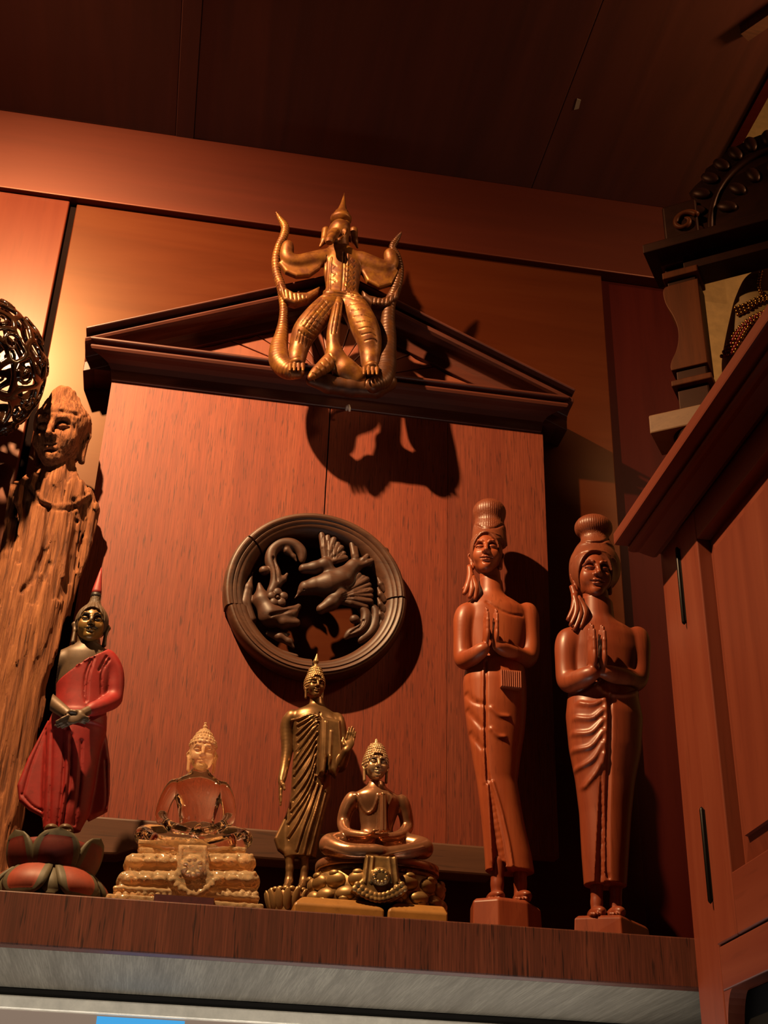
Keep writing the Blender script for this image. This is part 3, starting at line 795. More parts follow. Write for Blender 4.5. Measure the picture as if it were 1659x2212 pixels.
MB().box((XC+0.021, YN, -0.35), (XR, YF, zb_-0.001)).build('lower_niche', M_VOID, cab)
def door(y0, y1, hinge_far):
    sw = y0-yP if hinge_far else 0.056; sw = abs(yS-yP)
    d = bevel(MB().box((XC-0.002, y0-sw, zd0), (XC+0.018, y0-0.0012, zt_-0.001)).build('door', M_CAB, cab), 0.0015)
    bevel(MB().box((XC-0.002, y1+0.0012, zd0), (XC+0.018, y1+sw, zt_-0.001)).build('door_stile', M_CAB, d), 0.0015)
    bevel(MB().box((XC-0.002, y1+sw, zd0), (XC+0.018, y0-sw, zp0)).build('door_rail', M_CABX, d), 0.0015)
    bevel(MB().box((XC-0.002, y1+sw, ztr), (XC+0.018, y0-sw, zt_-0.001)).build('door_rail', M_CABX, d), 0.0015)
    MB().box((XC+0.015, y1+sw-0.004, zp0-0.004), (XC+0.019, y0-sw+0.004, ztr+0.004)).build('door_panel', M_CAB, d)
    o = (XC+0.0145, XC+0.0035); e0, e1 = 0.003, 0.030
    A = (y0-sw-e0, y1+sw+e0, zp0+e0, ztr-e0); B = (y0-sw-e1, y1+sw+e1, zp0+e1, ztr-e1); q = 0.0008
    rect = lambda x, r: [(x, r[0], r[2]), (x, r[1], r[2]), (x, r[1], r[3]), (x, r[0], r[3])]
    MB().loftsec([rect(o[0], A), rect(o[1]+0.004, B), rect(o[1], (B[0]-q, B[1]+q, B[2]+q, B[3]-q))]).build('raised_field', M_CAB, d)
    yh = y0+0.0005 if hinge_far else y1-0.0005
    for pa, pb in (((1460, 1200), (1475, 1355)), ((1515, 1757), (1538, 1948))):
        za_, zb2 = cyz(*pb)[1], cyz(*pa)[1]
        hg = bevel(MB().box((XC-0.0032, yh-0.0035, za_), (XC+0.001, yh+0.0035, zb2)).build('hinge', M_HINGE, d), 0.0008)
        MB().lathe([(0.0, za_-0.004), (0.0020, za_-0.002), (0.0027, za_), (0.0027, zb2), (0.0020, zb2+0.002), (0.0, zb2+0.004)], (XC-0.0042, yh, 0), 10).build('hinge_pin', M_HINGE, d, True)
door(yS, -0.79, True)
door(-0.793, -1.27, False)
zc0 = at(1325, 1152, YF)[2]; xo = XC-at(1325, 1152, YF)[0]
bx = XC-at(1358, 1184, YF)[0]; bz = at(1358, 1184, YF)[2]
cpf = [(0.02, zt_+0.001), (-0.004, zt_+0.001), (-0.005, zt_-0.004), (-0.010, zt_-0.0055), (-0.018, zt_-0.0035), (-bx*0.7, bz-0.0045), (-bx+0.006, bz-0.0055), (-bx+0.0025, bz-0.0052), (-bx-0.0005, bz-0.0040), (-bx-0.0015, bz-0.0018), (-bx-0.0010, bz+0.0008), (-bx+0.001, bz+0.0018),
       (-bx+0.007, bz+0.0030), (-bx+0.010, zc0-0.0165), (-xo+0.003, zc0-0.0172), (-xo+0.0005, zc0-0.0165), (-xo, zc0-0.014), (-xo, zc0-0.001), (-xo+0.002, zc0), (0.02, zc0)]
bevel(MB().loftsec([[(XC+o, y, z) for o, z in cpf] for y in (YF, YN)]).build('crown_moulding', M_CABX, cab), 0.0008, 2, 50)
MB().box((XC+0.02, YN, zc0-0.012), (XR, YF, zc0-0.0005)).build('top_board', M_CABX, cab)
ZCAB = zc0

# ------------------------------------------------------------------ shared sculpting
def cutplane(S, fn, lo, hi, k=0.0):
    """keep the side where fn < 0"""
    v = S.view(lo, hi, 0)
    if v is None: return
    sl, (X, Y, Z) = v; S.D[sl] = smax(S.D[sl], (fn(X, Y, Z)+0*S.D[sl]).astype('f4'), k)
def sinfield(seed, n, kxy, kz):
    r = np.random.RandomState(seed); q = [(r.uniform(-1, 1)*kxy, r.uniform(-1, 1)*kxy, r.uniform(-1, 1)*kz, r.uniform(0, 6.28)) for _ in range(n)]
    def f(X, Y, Z):
        o = 0
        for a, b, c, p in q: o = o + np.sin((a*X+c*Z+p)+b*Y)
        return o/math.sqrt(n)
    return f
def polySDF(S, pts, y0, y1, r=0.002, k=0.0, yfn=None):
    """rounded plate: outline pts (world points, x and z used) extruded in y"""
    P = np.array(pts, float)[:, [0, 2]]; n = len(P)
    def fn(X, Y, Z):
        X2, Z2 = np.broadcast_arrays(X[:, 0, :], Z[:, 0, :]); d = np.full(X2.shape, 1e9); s = np.ones(X2.shape)
        j = n-1
        for i in range(n):
            e = P[j]-P[i]; wx, wz = X2-P[i, 0], Z2-P[i, 1]
            t = np.clip((wx*e[0]+wz*e[1])/(e @ e+1e-12), 0, 1); d = np.minimum(d, (wx-e[0]*t)**2+(wz-e[1]*t)**2)
            c1 = Z2 >= P[i, 1]; c2 = Z2 < P[j, 1]; c3 = e[0]*wz > e[1]*wx
            fl = (c1 & c2 & c3) | (~c1 & ~c2 & ~c3); s = np.where(fl, -s, s); j = i
        d2 = (s*np.sqrt(d))[:, None, :]
        ya = (y0+y1)/2; q = np.abs(Y-ya)-(y1-y0)/2
        a, b = d2+r, q+r
        return (np.sqrt(np.maximum(a, 0)**2+np.maximum(b, 0)**2)+np.minimum(np.maximum(a, b), 0)-r).astype('f4')
    S.put(fn, (P[:, 0].min(), y0, P[:, 1].min()), (P[:, 0].max(), y1, P[:, 1].max()), k)

def face(S, fr, w=1.0, ears=1, nose=1.0, brow=1.0, eye=1.0, lip=1.0, jaw=1.0, earlen=1.0):
    """x right, -y front, z up; chin at -1, brow line about 0.2"""
    e = lambda c, r, k=0.0, sub=False, R=None: S.ell(fr.p(*c), np.array(r)*fr.s, fr.R if R is None else R, k*fr.s, sub)
    ch = lambda L, k=0.0, sub=False: S.chain([fr.p(*q[:3]) for q in L], [q[3]*fr.s for q in L], k*fr.s, sub)
    e((0, 0.10, 0.18), (0.70*w, 0.80, 0.82))
    e((0, -0.10, -0.30), (0.56*w*jaw, 0.62, 0.62), 0.3)
    e((0, -0.46, -0.78), (0.22*w, 0.20, 0.17), 0.28)
    for s in (-1, 1): e((0.36*s*w, -0.48, -0.22), (0.2, 0.16, 0.24), 0.25)
    if eye:
        for s in (-1, 1): e((0.30*s*w, -0.74, 0.10), (0.23, 0.16, 0.14), 0.16, True)
        for s in (-1, 1):
            e((0.295*s*w, -0.60, 0.08), (0.19, 0.13, 0.11), 0.05)
            S.etch([fr.p(x*s*w, y, z) for x, y, z in ((0.13, -0.70, 0.06), (0.29, -0.745, 0.015), (0.46, -0.62, 0.055))], 0.030*fr.s, 0.038*fr.s*eye)
    if brow:
        for s in (-1, 1): ch([(0.07*s*w, -0.72, 0.16, 0.04), (0.18*s*w, -0.74, 0.30, 0.05), (0.36*s*w, -0.69, 0.34, 0.05), (0.54*s*w, -0.52, 0.20, 0.03)], 0.10*brow)
    ch([(0, -0.70, 0.26, 0.06), (0, -0.80, 0.04, 0.075), (0, -0.90*nose, -0.18, 0.095)], 0.09)
    for s in (-1, 1): e((0.10*s, -0.78*nose, -0.21), (0.075, 0.085, 0.065), 0.05)
    if lip:
        for s in (-1, 1): ch([(0.0, -0.735, -0.43, 0.045), (0.11*s, -0.72, -0.42, 0.042), (0.24*s, -0.61, -0.44, 0.02)], 0.04)
        ch([(-0.13, -0.675, -0.535, 0.035), (0, -0.705, -0.545, 0.052), (0.13, -0.675, -0.535, 0.035)], 0.05)
        S.etch([fr.p(*q) for q in ((-0.25, -0.60, -0.455), (-0.08, -0.745, -0.485), (0, -0.75, -0.478), (0.08, -0.745, -0.485), (0.25, -0.60, -0.455))], 0.026*fr.s, 0.035*fr.s)
        e((0, -0.70, -0.645), (0.16, 0.07, 0.05), 0.06, True)
    if ears:
        for s in (-1, 1):
            ch([(0.68*s*w, 0.12, 0.22, 0.10), (0.77*s*w, 0.14, 0.05, 0.12), (0.73*s*w, 0.06, -0.25, 0.085), (0.70*s*w, 0.02, -0.25-0.62*earlen, 0.095)], 0.05)
            e((0.80*s*w, 0.03, 0.02), (0.07, 0.09, 0.13), 0.04, True)
def headbox(fr, z0=-1.2, z1=1.3, r=1.15):
    c = [fr.p(x, y, z) for x in (-r, r) for y in (-1.15, 1.1) for z in (z0, z1)]
    return np.min(c, 0), np.max(c, 0)
def haircap(S, fr, w=1.0, grow=0.07, low=-0.15, front=0.62, side=0.82):
    """cap of hair following the skull, cut away over the face"""
    S.ell(fr.p(0, 0.12, 0.20), np.array(((0.70*w+grow), 0.82+grow, 0.84+grow))*fr.s, fr.R)
    S.ell(fr.p(0, 0.30, -0.15), np.array((0.60*w, 0.62, 0.6))*fr.s, fr.R, 0.1*fr.s)
    S.ell(fr.p(0, -1.12, -0.32), np.array((side*w, 1.22, 0.90*front/0.62))*fr.s, fr.R, 0.03*fr.s, True)
    lo, hi = headbox(fr)
    cutplane(S, lambda X, Y, Z: (low-fr.loc(X, Y, Z)[2])*fr.s, lo, hi, 0.05*fr.s)
def curls(S, fr, amp, na=26, nz=15, lo=None, hi=None, z0=-9):
    if lo is None: lo, hi = headbox(fr, -1.2, 2.2, 1.3)
    def fn(X, Y, Z):
        x, y, z = fr.loc(X, Y, Z); a = np.arctan2(x, -y+0.0)
        row = np.floor(z*nz/2.0); 
        return -amp*fr.s*np.abs(np.cos(a*na/2+row*1.57))*np.abs(np.cos((z*nz/2.0-row-0.5)*math.pi))*(z > z0)
    S.disp(fn, lo, hi)
def petalmesh(name, c, th, r0, z0, r1, z1, w0, bulge, parent, mats, thick=0.003, cup=0.004, tip=1.0, border=0.7, sq=0.40):
    nu, nv = 13, 13; V = []; Fc = []; mi = []
    for j in range(nv):
        v = j/(nv-1)
        t = (v-sq)/(1-sq) if v > sq else (v-sq)/(sq*1.5)
        w = w0*math.sqrt(max(0.0, 1-abs(t)**(2.2*tip)))+0.0006
        r = r0+(r1-r0)*v+bulge*math.sin(math.pi*v); z = z0+(z1-z0)*v
        for i in range(nu):
            u = -1+2*i/(nu-1)
            rr = r+cup*(1-u*u)*math.sin(math.pi*min(1, v*0.9+0.1)) + (0.0016 if (abs(u) > border or v > 0.86) else 0)
            a = th+u*w/max(r, 0.004)
            V.append((c[0]+rr*math.cos(a), c[1]+rr*math.sin(a), c[2]+z))
    for j in range(nv-1):
        for i in range(nu-1):
            Fc.append((j*nu+i, j*nu+i+1, (j+1)*nu+i+1, (j+1)*nu+i))
            um = abs(-1+2*(i+0.5)/(nu-1)); vm = (j+0.5)/(nv-1); mi.append(0 if (um > border or vm > 0.86) else 1)
    o = link_mesh(name, mesh_from(V, Fc, True, mi if len(mats) > 1 else None), mats, parent)
    md = o.modifiers.new('solid', 'SOLIDIFY'); md.thickness = thick; md.offset = -1
    return o
_sph = {}
def bead(name, c, r, mat, parent, R=None, n=(10, 7)):
    """an ellipsoidal bump; alike ones share mesh data"""
    key = (mat.name, n)
    if key not in _sph:
        me = bpy.data.meshes.new('bead'); bm = bmesh.new(); bmesh.ops.create_uvsphere(bm, u_segments=n[0], v_segments=n[1], radius=1.0); bm.to_mesh(me); bm.free()
        me.shade_smooth(); me.materials.append(mat); _sph[key] = me
    o = bpy.data.objects.new(name, _sph[key]); COL.objects.link(o); o.parent = parent
    M4 = Matrix([[*( (R[i] if R is not None else np.eye(3)[i])*np.array(r)), float(c[i]-wloc(parent)[i])] for i in range(3)]+[[0, 0, 0, 1]])
    o.matrix_basis = M4
    return o
def hand(S, wrist, palm_dir, finger_dir, side_dir, s, curl=0.3, k=0.002, spread=0.0):
    """five unequal fingers; s = hand length; side_dir points to the thumb's side"""
    w = np.array(wrist, float); f = np.array(finger_dir, float); f /= np.linalg.norm(f)
    sd = np.array(side_dir, float); sd -= f*(sd @ f); sd /= np.linalg.norm(sd); n = np.array(palm_dir, float); n -= f*(n @ f); n /= np.linalg.norm(n)
    pc = w+f*s*0.27
    R = np.stack([sd, n, f], 1)
    S.ell(pc, (s*0.21, s*0.085, s*0.30), R, k*2)
    for i, (o, L) in enumerate(((0.15, 0.46), (0.05, 0.52), (-0.05, 0.48), (-0.145, 0.38))):
        b = w+f*s*(0.46-0.02*abs(i-1))+sd*o*s; d1 = f+sd*spread*(o*3)+n*curl*0.4; d1 /= np.linalg.norm(d1); d2 = f*(1-curl*0.5)+n*curl; d2 /= np.linalg.norm(d2)
        m_ = b+d1*L*s*0.5; e_ = m_+d2*L*s*0.5
        S.chain([b, m_, e_], [s*0.056, s*0.05, s*0.038], k*0.6)
    b = w+f*s*0.16+sd*s*0.17; m_ = b+(f*0.6+sd*0.55+n*0.3)*s*0.2; e_ = m_+(f*0.95+sd*0.1+n*0.25)*s*0.2
    S.chain([b, m_, e_], [s*0.07, s*0.06, s*0.045], k)

# ------------------------------------------------------------------ weathered standing figure, far left
G1 = Fig(-0.085)
st = thing('weathered_statue', 'tall weathered wooden standing figure with cracked grain and eroded face, leftmost statue', 'statue', (*G1.P(-30, 1850)[:2], 0.0))
lo = G1.P(-125, 1850); hi = G1.P(225, 1015)
S = SDF((lo[0], -0.135, 0.0), (hi[0], -0.03, hi[2]), 0.0018)
S.loft([(0.0, *G1.P(-35, 1850)[:2], 0.040, 0.034)] + G1.rows([(1026, 84, 160, .7), (1042, 52, 190, .55), (1070, 40, 197, .52), (1110, 42, 176, .58), (1160, 36, 170, .6), (1230, 18, 160, .6), (1300, 0, 148, .6),
        (1400, -25, 122, .6), (1480, -45, 98, .62), (1600, -65, 78, .64), (1700, -80, 60, .66), (1800, -92, 42, .68)]), n=2.3)
G1.chain(S, [(130, 1010, -.004, 34), (128, 1050, 0, 40)], 0.012)
G1.chain(S, [(188, 1068, 0, 16), (203, 1100, .004, 12), (190, 1170, .004, 9), (168, 1240, .004, 7), (150, 1330, .004, 6)], 0.004)
G1.chain(S, [(60, 1050, -.004, 20), (28, 1062, -.006, 18), (18, 1085, -.006, 16), (20, 1130, -.002, 13), (12, 1200, 0, 11), (-2, 1300, 0, 10)], 0.005)
G1.chain(S, [(44, 1056, -.018, 10), (40, 1085, -.018, 9), (48, 1120, -.014, 5)], 0.003)
for L in ([(160, 1078), (164, 1120), (158, 1180), (150, 1250)], [(105, 1095), (100, 1160), (85, 1230)], [(60, 1080), (52, 1140), (40, 1210)]):
    S.pxetch(L, 0.0030, 0.010)
for L in ([(48, 1275), (75, 1240), (98, 1190)], [(70, 1300), (90, 1255), (108, 1215)], [(128, 1290), (138, 1255)]):
    S.pxetch(L, 0.0028, 0.007)
S.pxetch([(66, 1046), (92, 1080), (130, 1092), (165, 1086), (194, 1068)], 0.0022, -0.0026)
S.pxetch([(62, 1054), (90, 1090), (130, 1102), (168, 1096), (196, 1080)], 0.0016, 0.0030)
f1 = sinfield(3, 14, 1500, 45); f2 = sinfield(5, 10, 500, 60)
S.disp(lambda X, Y, Z: 0.0013*np.abs(f1(X, Y, Z)) + 0.0016*f2(X, Y, Z), S.lo, S.lo+S.h*S.n)
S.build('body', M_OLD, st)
fr = Frame(G1.P(131, 944, -.012), 76*G1.px(131, 945), -16, 14)
lo, hi = headbox(fr, -1.25, 1.75)
S = SDF(lo, hi, 0.0013)
face(S, fr, 0.94, ears=1, nose=1.02, lip=1.3, earlen=0.8)
for s_ in (-1, 1): S.ell(fr.p(0.32*s_, -0.72, 0.06), np.array((0.24, 0.20, 0.15))*fr.s, fr.R, 0.006, True); S.ell(fr.p(0.31*s_, -0.62, 0.03), np.array((0.19, 0.13, 0.09))*fr.s, fr.R, 0.003)
haircap_c = [fr.p(0, 0.1, 0.30)]
S.ell(fr.p(0, 0.12, 0.34), np.array((0.80, 0.92, 0.80))*fr.s, fr.R, 0.004)
S.ell(fr.p(0, -0.98, -0.12), np.array((0.66, 0.36, 0.56))*fr.s, fr.R, 0.008, True)
face(S, fr, 0.94, ears=0, nose=1.02, lip=1.3)
S.ell(fr.p(0, 0.05, 1.02), np.array((0.44, 0.5, 0.52))*fr.s, fr.R, 0.012)
def hl(X, Y, Z):
    x, y, z = fr.loc(X, Y, Z); return np.where((z > 0.52), 0.0007*np.cos(np.arctan2(x, 1.1-y)*34+2*np.sin(z*7)), 0.0)
S.disp(hl, lo, hi)
S.etch([fr.p(x, y, 0.50) for x, y in ((-0.62, -0.5), (-0.3, -0.8), (0, -0.86), (0.3, -0.8), (0.62, -0.5))], 0.0026, 0.004)
f3 = sinfield(9, 12, 1300, 120); f4 = sinfield(19, 10, 420, 300)
S.disp(lambda X, Y, Z: 0.0007*np.abs(f3(X, Y, Z))+0.0004*f4(X, Y, Z), lo, hi)
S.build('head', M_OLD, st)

# ------------------------------------------------------------------ openwork globe vase at the left edge
gc = at(-63, 795, -0.15); GR = 160*mpp(gc)
gv = thing('openwork_globe', 'dark glazed openwork globe on a tall foot beside the weathered figure at the left edge', 'vase', (gc[0], gc[1], 0))
S = SDF(gc-GR*1.05, gc+GR*1.05, 0.0015)
def shell(X, Y, Z):
    r = np.sqrt((X-gc[0])**2+(Y-gc[1])**2+(Z-gc[2])**2); return np.abs(r-GR+0.003)-0.003
S.put(shell, gc-GR, gc+GR)
rs = np.random.RandomState(11); N = 84; ga = math.pi*(3-math.sqrt(5))
dirs = []
for i in range(N):
    z = 1-2*(i+0.5)/N; r = math.sqrt(1-z*z); d = np.array((r*math.cos(ga*i+0.3), r*math.sin(ga*i+0.3), z))+rs.normal(0, 0.07, 3); dirs.append(d/np.linalg.norm(d))
DN = np.array(dirs)
# lace: keep a web of ribs between neighbouring cells, open the cells
idx = np.argwhere(np.abs(S.D) < 0.012); XYZ = np.stack([S.ax[k][idx[:, k]] for k in range(3)], 1)-gc
U = XYZ/np.linalg.norm(XYZ, axis=1, keepdims=True)
U = U+0.05*np.sin(U[:, [1, 2, 0]]*9.0)+0.03*np.sin(U[:, [2, 0, 1]]*17.0+1.0); U /= np.linalg.norm(U, axis=1, keepdims=True)
ang = np.sort(np.arccos(np.clip(U @ DN.T, -1, 1)), axis=1)[:, :2]
web = (ang[:, 1]-ang[:, 0])*GR*0.5
S.D[idx[:, 0], idx[:, 1], idx[:, 2]] = smax(S.D[idx[:, 0], idx[:, 1], idx[:, 2]], (web-0.0046).astype('f4'), 0.003)
for i, d in enumerate(dirs):
    # scrolled tendrils and buds growing into the openings
    t1 = np.cross(d, (0.2, 0.3, 1)); t1 /= np.linalg.norm(t1); t2 = np.cross(d, t1); a = rs.uniform(0, 6.28)
    u, v = math.cos(a)*t1+math.sin(a)*t2, -math.sin(a)*t1+math.cos(a)*t2
    c = gc+d*(GR-0.0015)
    if i % 2 == 0:
        pts = [c+(u*math.cos(q)+v*math.sin(q))*(0.0150-0.0019*q)+d*0.001 for q in np.linspace(0.0, 6.0, 14)]
        S.chain(pts, list(np.linspace(0.0030, 0.0017, 14)), 0.0012); S.ell(pts[-1], (0.0032, 0.0032, 0.0032), None, 0.001)
    elif i % 3 == 0:
        for k in range(4):
            e = c+(u*math.cos(k*1.571)+v*math.sin(k*1.571))*0.0060; S.ell(e, (0.0050, 0.0036, 0.0030), np.stack([u*math.cos(k*1.571)+v*math.sin(k*1.571), -u*math.sin(k*1.571)+v*math.cos(k*1.571), d], 1), 0.001)
        S.chain([c+u*0.006, c+u*0.016], [0.003, 0.003], 0.001)
S.build('globe', M_GLAZE, gv)
b = gc[2]-GR
MB().lathe([(0.0, b+0.004), (0.030, b+0.004), (0.034, b-0.002), (0.030, b-0.010), (0.024, b-0.02), (0.030, b-0.10), (0.045, 0.30), (0.055, 0.16), (0.045, 0.06), (0.06, 0.02), (0.062, 0.0), (0.0, 0.0)][::-1], (gc[0], gc[1], 0), 40).build('foot', M_GLAZE, gv, True)

# ------------------------------------------------------------------ painted figure in a red robe
G2 = Fig(-0.20)
c0 = G2.P(106, 1930); BC = np.array((c0[0], -0.205, 0.0))
rb = thing('red_robed_statue', 'painted standing figure in a red robe with hands crossed, on a painted lotus base', 'statue', BC)
lo = G2.P(70, 1815); hi = G2.P(275, 1372)
S = SDF((lo[0], -0.265, lo[2]), (hi[0], -0.165, hi[2]), 0.0011)
core = G2.rows([(1398, 158, 224, .7), (1412, 132, 240, .62), (1430, 124, 242, .6), (1460, 124, 238, .6), (1500, 125, 230, .62), (1540, 122, 226, .66), (1570, 110, 226, .7)])
S.loft(core)
G2.chain(S, [(190, 1370, 0, 24), (192, 1404, 0, 26)], 0.006)
G2.chain(S, cpx([(138, 1428, 0, 24), (116, 1450, .002, 20), (103, 1478, .002, 17), (96, 1504, 0, 16), (118, 1522, -.022, 13), (150, 1546, -.040, 10)]), 0.004)
G2.chain(S, [(196, 1532, -.034, 10), (176, 1543, -.042, 10)], 0.003)
wl = G2.P(150, 1546, -.040); wr = G2.P(176, 1543, -.046)
hand(S, wl, (0.0, 1, 0.2), (1, -0.3, -0.30), (0, -0.4, 1), 0.026, 0.15)
hand(S, wr, (0.2, 1, 0), (-1, 0.0, -0.62), (0, -0.4, 1), 0.032, 0.15)
S.build('body', M_SKIN, rb)
for x in (112, 142):
    c_ = G2.P(x, 1794, -.012); S = SDF(c_-[.013, .026, .012], c_+[.013, .03, .032], 0.0009)
    S.ell(G2.P(x, 1794, -.016), (0.0085, 0.017, 0.0062), None, 0.002); G2.chain(S, [(x+1, 1750, 0, 11), (x, 1796, 0, 11)], 0.003)
    for k in range(5): S.ell(G2.P(x-10+5*k, 1797, -.031+.0012*abs(k-1)), (0.0016, 0.004, 0.0024), None, 0.0008)
    S.build('foot', M_SKIN, rb)
# robe
lo = G2.P(22, 1800); hi = G2.P(275, 1392)
S = SDF((lo[0], -0.265, lo[2]), (hi[0], -0.16, hi[2]), 0.0012)
S.loft([(z, x, y, a+0.0016, b_+0.002) for z, x, y, a, b_ in core])
pa, pb = G2.P(127, 1461, -.02), G2.P(222, 1404, -.02); dx, dz = pb[0]-pa[0], pb[2]-pa[2]; LL = math.hypot(dx, dz)
cutplane(S, lambda X, Y, Z: ((Z-pa[2])*dx-(X-pa[0])*dz)/LL, S.lo, S.lo+S.h*S.n, 0.001)
G2.chain(S, cpx([(228, 1424, 0, 22), (244, 1450, .002, 19), (248, 1480, .002, 17), (245, 1510, 0, 16), (222, 1524, -.020, 14), (194, 1534, -.034, 12)]), 0.004)
S.loft(G2.rows([(1545, 116, 228, .66), (1580, 100, 226, .62), (1620, 97, 214, .62), (1700, 92, 202, .6), (1760, 91, 190, .6), (1794, 94, 172, .6)]), 0.004)
ext = lambda L: [G2.P(x, y, .006) for x, y in L]
polySDF(S, ext([(104, 1556), (60, 1640), (37, 1697), (41, 1732), (62, 1750), (96, 1768), (120, 1600)]), -0.199, -0.190, 0.004, 0.003)
polySDF(S, ext([(222, 1548), (232, 1600), (238, 1650), (237, 1750), (225, 1758), (190, 1776), (180, 1700), (205, 1560)]), -0.199, -0.190, 0.004, 0.003)
g2e = lambda L, w, d, dy: S.pxetch(L, w, d)
g2e([(196, 1424), (184, 1462), (182, 1500), (185, 1515)], 0.0011, 0.0030, -.036); g2e([(204, 1420), (191, 1462), (187, 1512)], 0.0011, 0.0030, -.036)
g2e([(236, 1424), (220, 1452), (219, 1500)], 0.0012, 0.0028, -.03); g2e([(230, 1418), (214, 1448)], 0.0012, 0.0028, -.03)
g2e([(126, 1461), (160, 1440), (194, 1421)], 0.0014, -0.0012, -.034)
g2e([(140, 1575), (136, 1680), (124, 1790)], 0.0014, 0.0035, -.036); g2e([(154, 1585), (150, 1690), (134, 1790)], 0.0014, 0.0035, -.036)
g2e([(147, 1580), (143, 1685), (129, 1788)], 0.0026, -0.0026, -.038)
g2e([(112, 1580), (109, 1690), (106, 1785)], 0.0016, 0.0028, 0)
g2e([(176, 1600), (172, 1690), (160, 1780)], 0.0016, 0.0028, 0)
g2e([(98, 1585), (96, 1680), (92, 1765)], 0.0013, 0.003, -.02)
g2e([(98, 1575), (68, 1650), (50, 1714)], 0.0013, 0.0022, .0); g2e([(48, 1716), (70, 1740), (92, 1752)], 0.0012, 0.002, .0); g2e([(228, 1640), (228, 1742), (200, 1762)], 0.0012, 0.002, .0)
S.build('robe', M_ROBE, rb)
fr = Frame(G2.P(197, 1352, -.008), 44*G2.px(197, 1350), 2, -2)
lo, hi = headbox(fr, -1.3, 1.25, 1.2)
S = SDF(lo, hi, 0.0007); face(S, fr, 0.98, ears=0, brow=0.7, earlen=1.0)
def onface(L): return [q for q in (S.hit(*v) for v in [(a, b) for a, b, _ in curve([(x, y, 0) for x, y in L], 5)]) if q is not None]
inked = [onface(L) for L in ([(178, 1330), (185, 1323), (193, 1327), (196, 1337), (196, 1345)], [(218, 1332), (211, 1324), (203, 1327), (199, 1338)], [(179, 1337), (185, 1339), (192, 1337)], [(204, 1338), (211, 1340), (217, 1338)], [(186, 1357), (193, 1353), (198, 1355), (204, 1353), (211, 1358)])]
S.build('face', M_FACEGOLD, rb)
for name_, L in zip(('eyebrow', 'eyebrow', 'eyelid', 'eyelid', 'lip_shadow'), inked):  # the last tube is the shadow above the lip, drawn in dark paint
    if len(L) > 2: MB().tube(L, 0.0008 if name_ != 'eyelid' else 0.0006, 6).build(name_, M_DARKPAINT, rb, True)
for s_ in (-1, 1):
    S = SDF(lo, hi, 0.0008)
    S.chain([fr.p(*q) for q in ((0.66*s_, 0.15, 0.25), (0.80*s_, 0.16, 0.05), (0.74*s_, 0.08, -0.3), (0.74*s_, 0.02, -0.95))], [0.10*fr.s, 0.13*fr.s, 0.085*fr.s, 0.11*fr.s], 0.002)
    S.build('ear', M_SKIN, rb)
lo, hi = headbox(fr, -1.3, 2.4, 1.2)
S = SDF(lo, hi, 0.0008); haircap(S, fr, 0.98, 0.09, -0.3, 0.80, 0.78)
S.loft([(fr.p(0, 0, z)[2], fr.p(0, 0.05, z)[0], fr.p(0, 0.1, z)[1], a*fr.s, a*fr.s) for z, a in ((0.80, 0.48), (1.1, 0.34), (1.35, 0.24), (1.62, 0.21))], 0.004, sm=2)
def ridg(X, Y, Z):
    x, y, z = fr.loc(X, Y, Z); return -0.0011*np.abs(np.cos(np.arctan2(x, 0.1-y)*11))*(z > 0.1)
S.disp(ridg, lo, hi)
S.build('hair', M_CURLS, rb)
tp = fr.p(0, 0.1, 1.62)
MB().lathe([(0.0, -0.002), (0.0060, -0.002), (0.0064, 0.002), (0.006, 0.005), (0.0, 0.005)], tp, 20).build('finial_ring', M_DARKPAINT, rb, True)
T = G2.P(219, 1226); B0 = tp+[0, 0, 0.0045]
MB().loftsec([[B0+np.array((w*math.cos(t), w*0.6*math.sin(t), 0))+(T-B0)*q for t in np.linspace(0, 2*math.pi, 14)[:-1]] for q, w in ((0, 0.0064), (0.15, 0.0058), (0.45, 0.004), (0.75, 0.0022), (1.0, 0.0004))]).build('flame_finial', M_ROBE, rb, True)
# lotus base
rB = 0.047
MB().lathe([(0.0, 0.0), (rB*0.98, 0.0), (rB, 0.004), (rB*0.92, 0.016), (rB*0.80, 0.030), (rB*0.86, 0.040), (rB*0.98, 0.060), (rB*0.92, 0.066), (0.0, 0.067)], BC, 40).build('lotus_core', M_LOTUSRED, rb, True)
for k in range(6):
    th = math.radians(-90+6+60*k)
    petalmesh('upper_petal', BC, th, rB*0.76, 0.024, rB*1.10, 0.074, 0.026, 0.004, rb, [M_LOTUSGREY, M_LOTUSRED], 0.004, 0.004, 1.0, 0.72, 0.45)
    petalmesh('lower_petal', BC, th+math.radians(30), rB*0.82, 0.036, rB*1.20, 0.001, 0.0235, 0.008, rb, [M_LOTUSGREY, M_LOTUSPINK], 0.004, 0.005, 1.0, 0.72, 0.5)
    petalmesh('leaf_tip', BC, th, rB*0.95, 0.030, rB*1.17, 0.001, 0.008, 0.004, rb, [M_LOTUSGREY], 0.003, 0.003, 0.8, 2, 0.6)

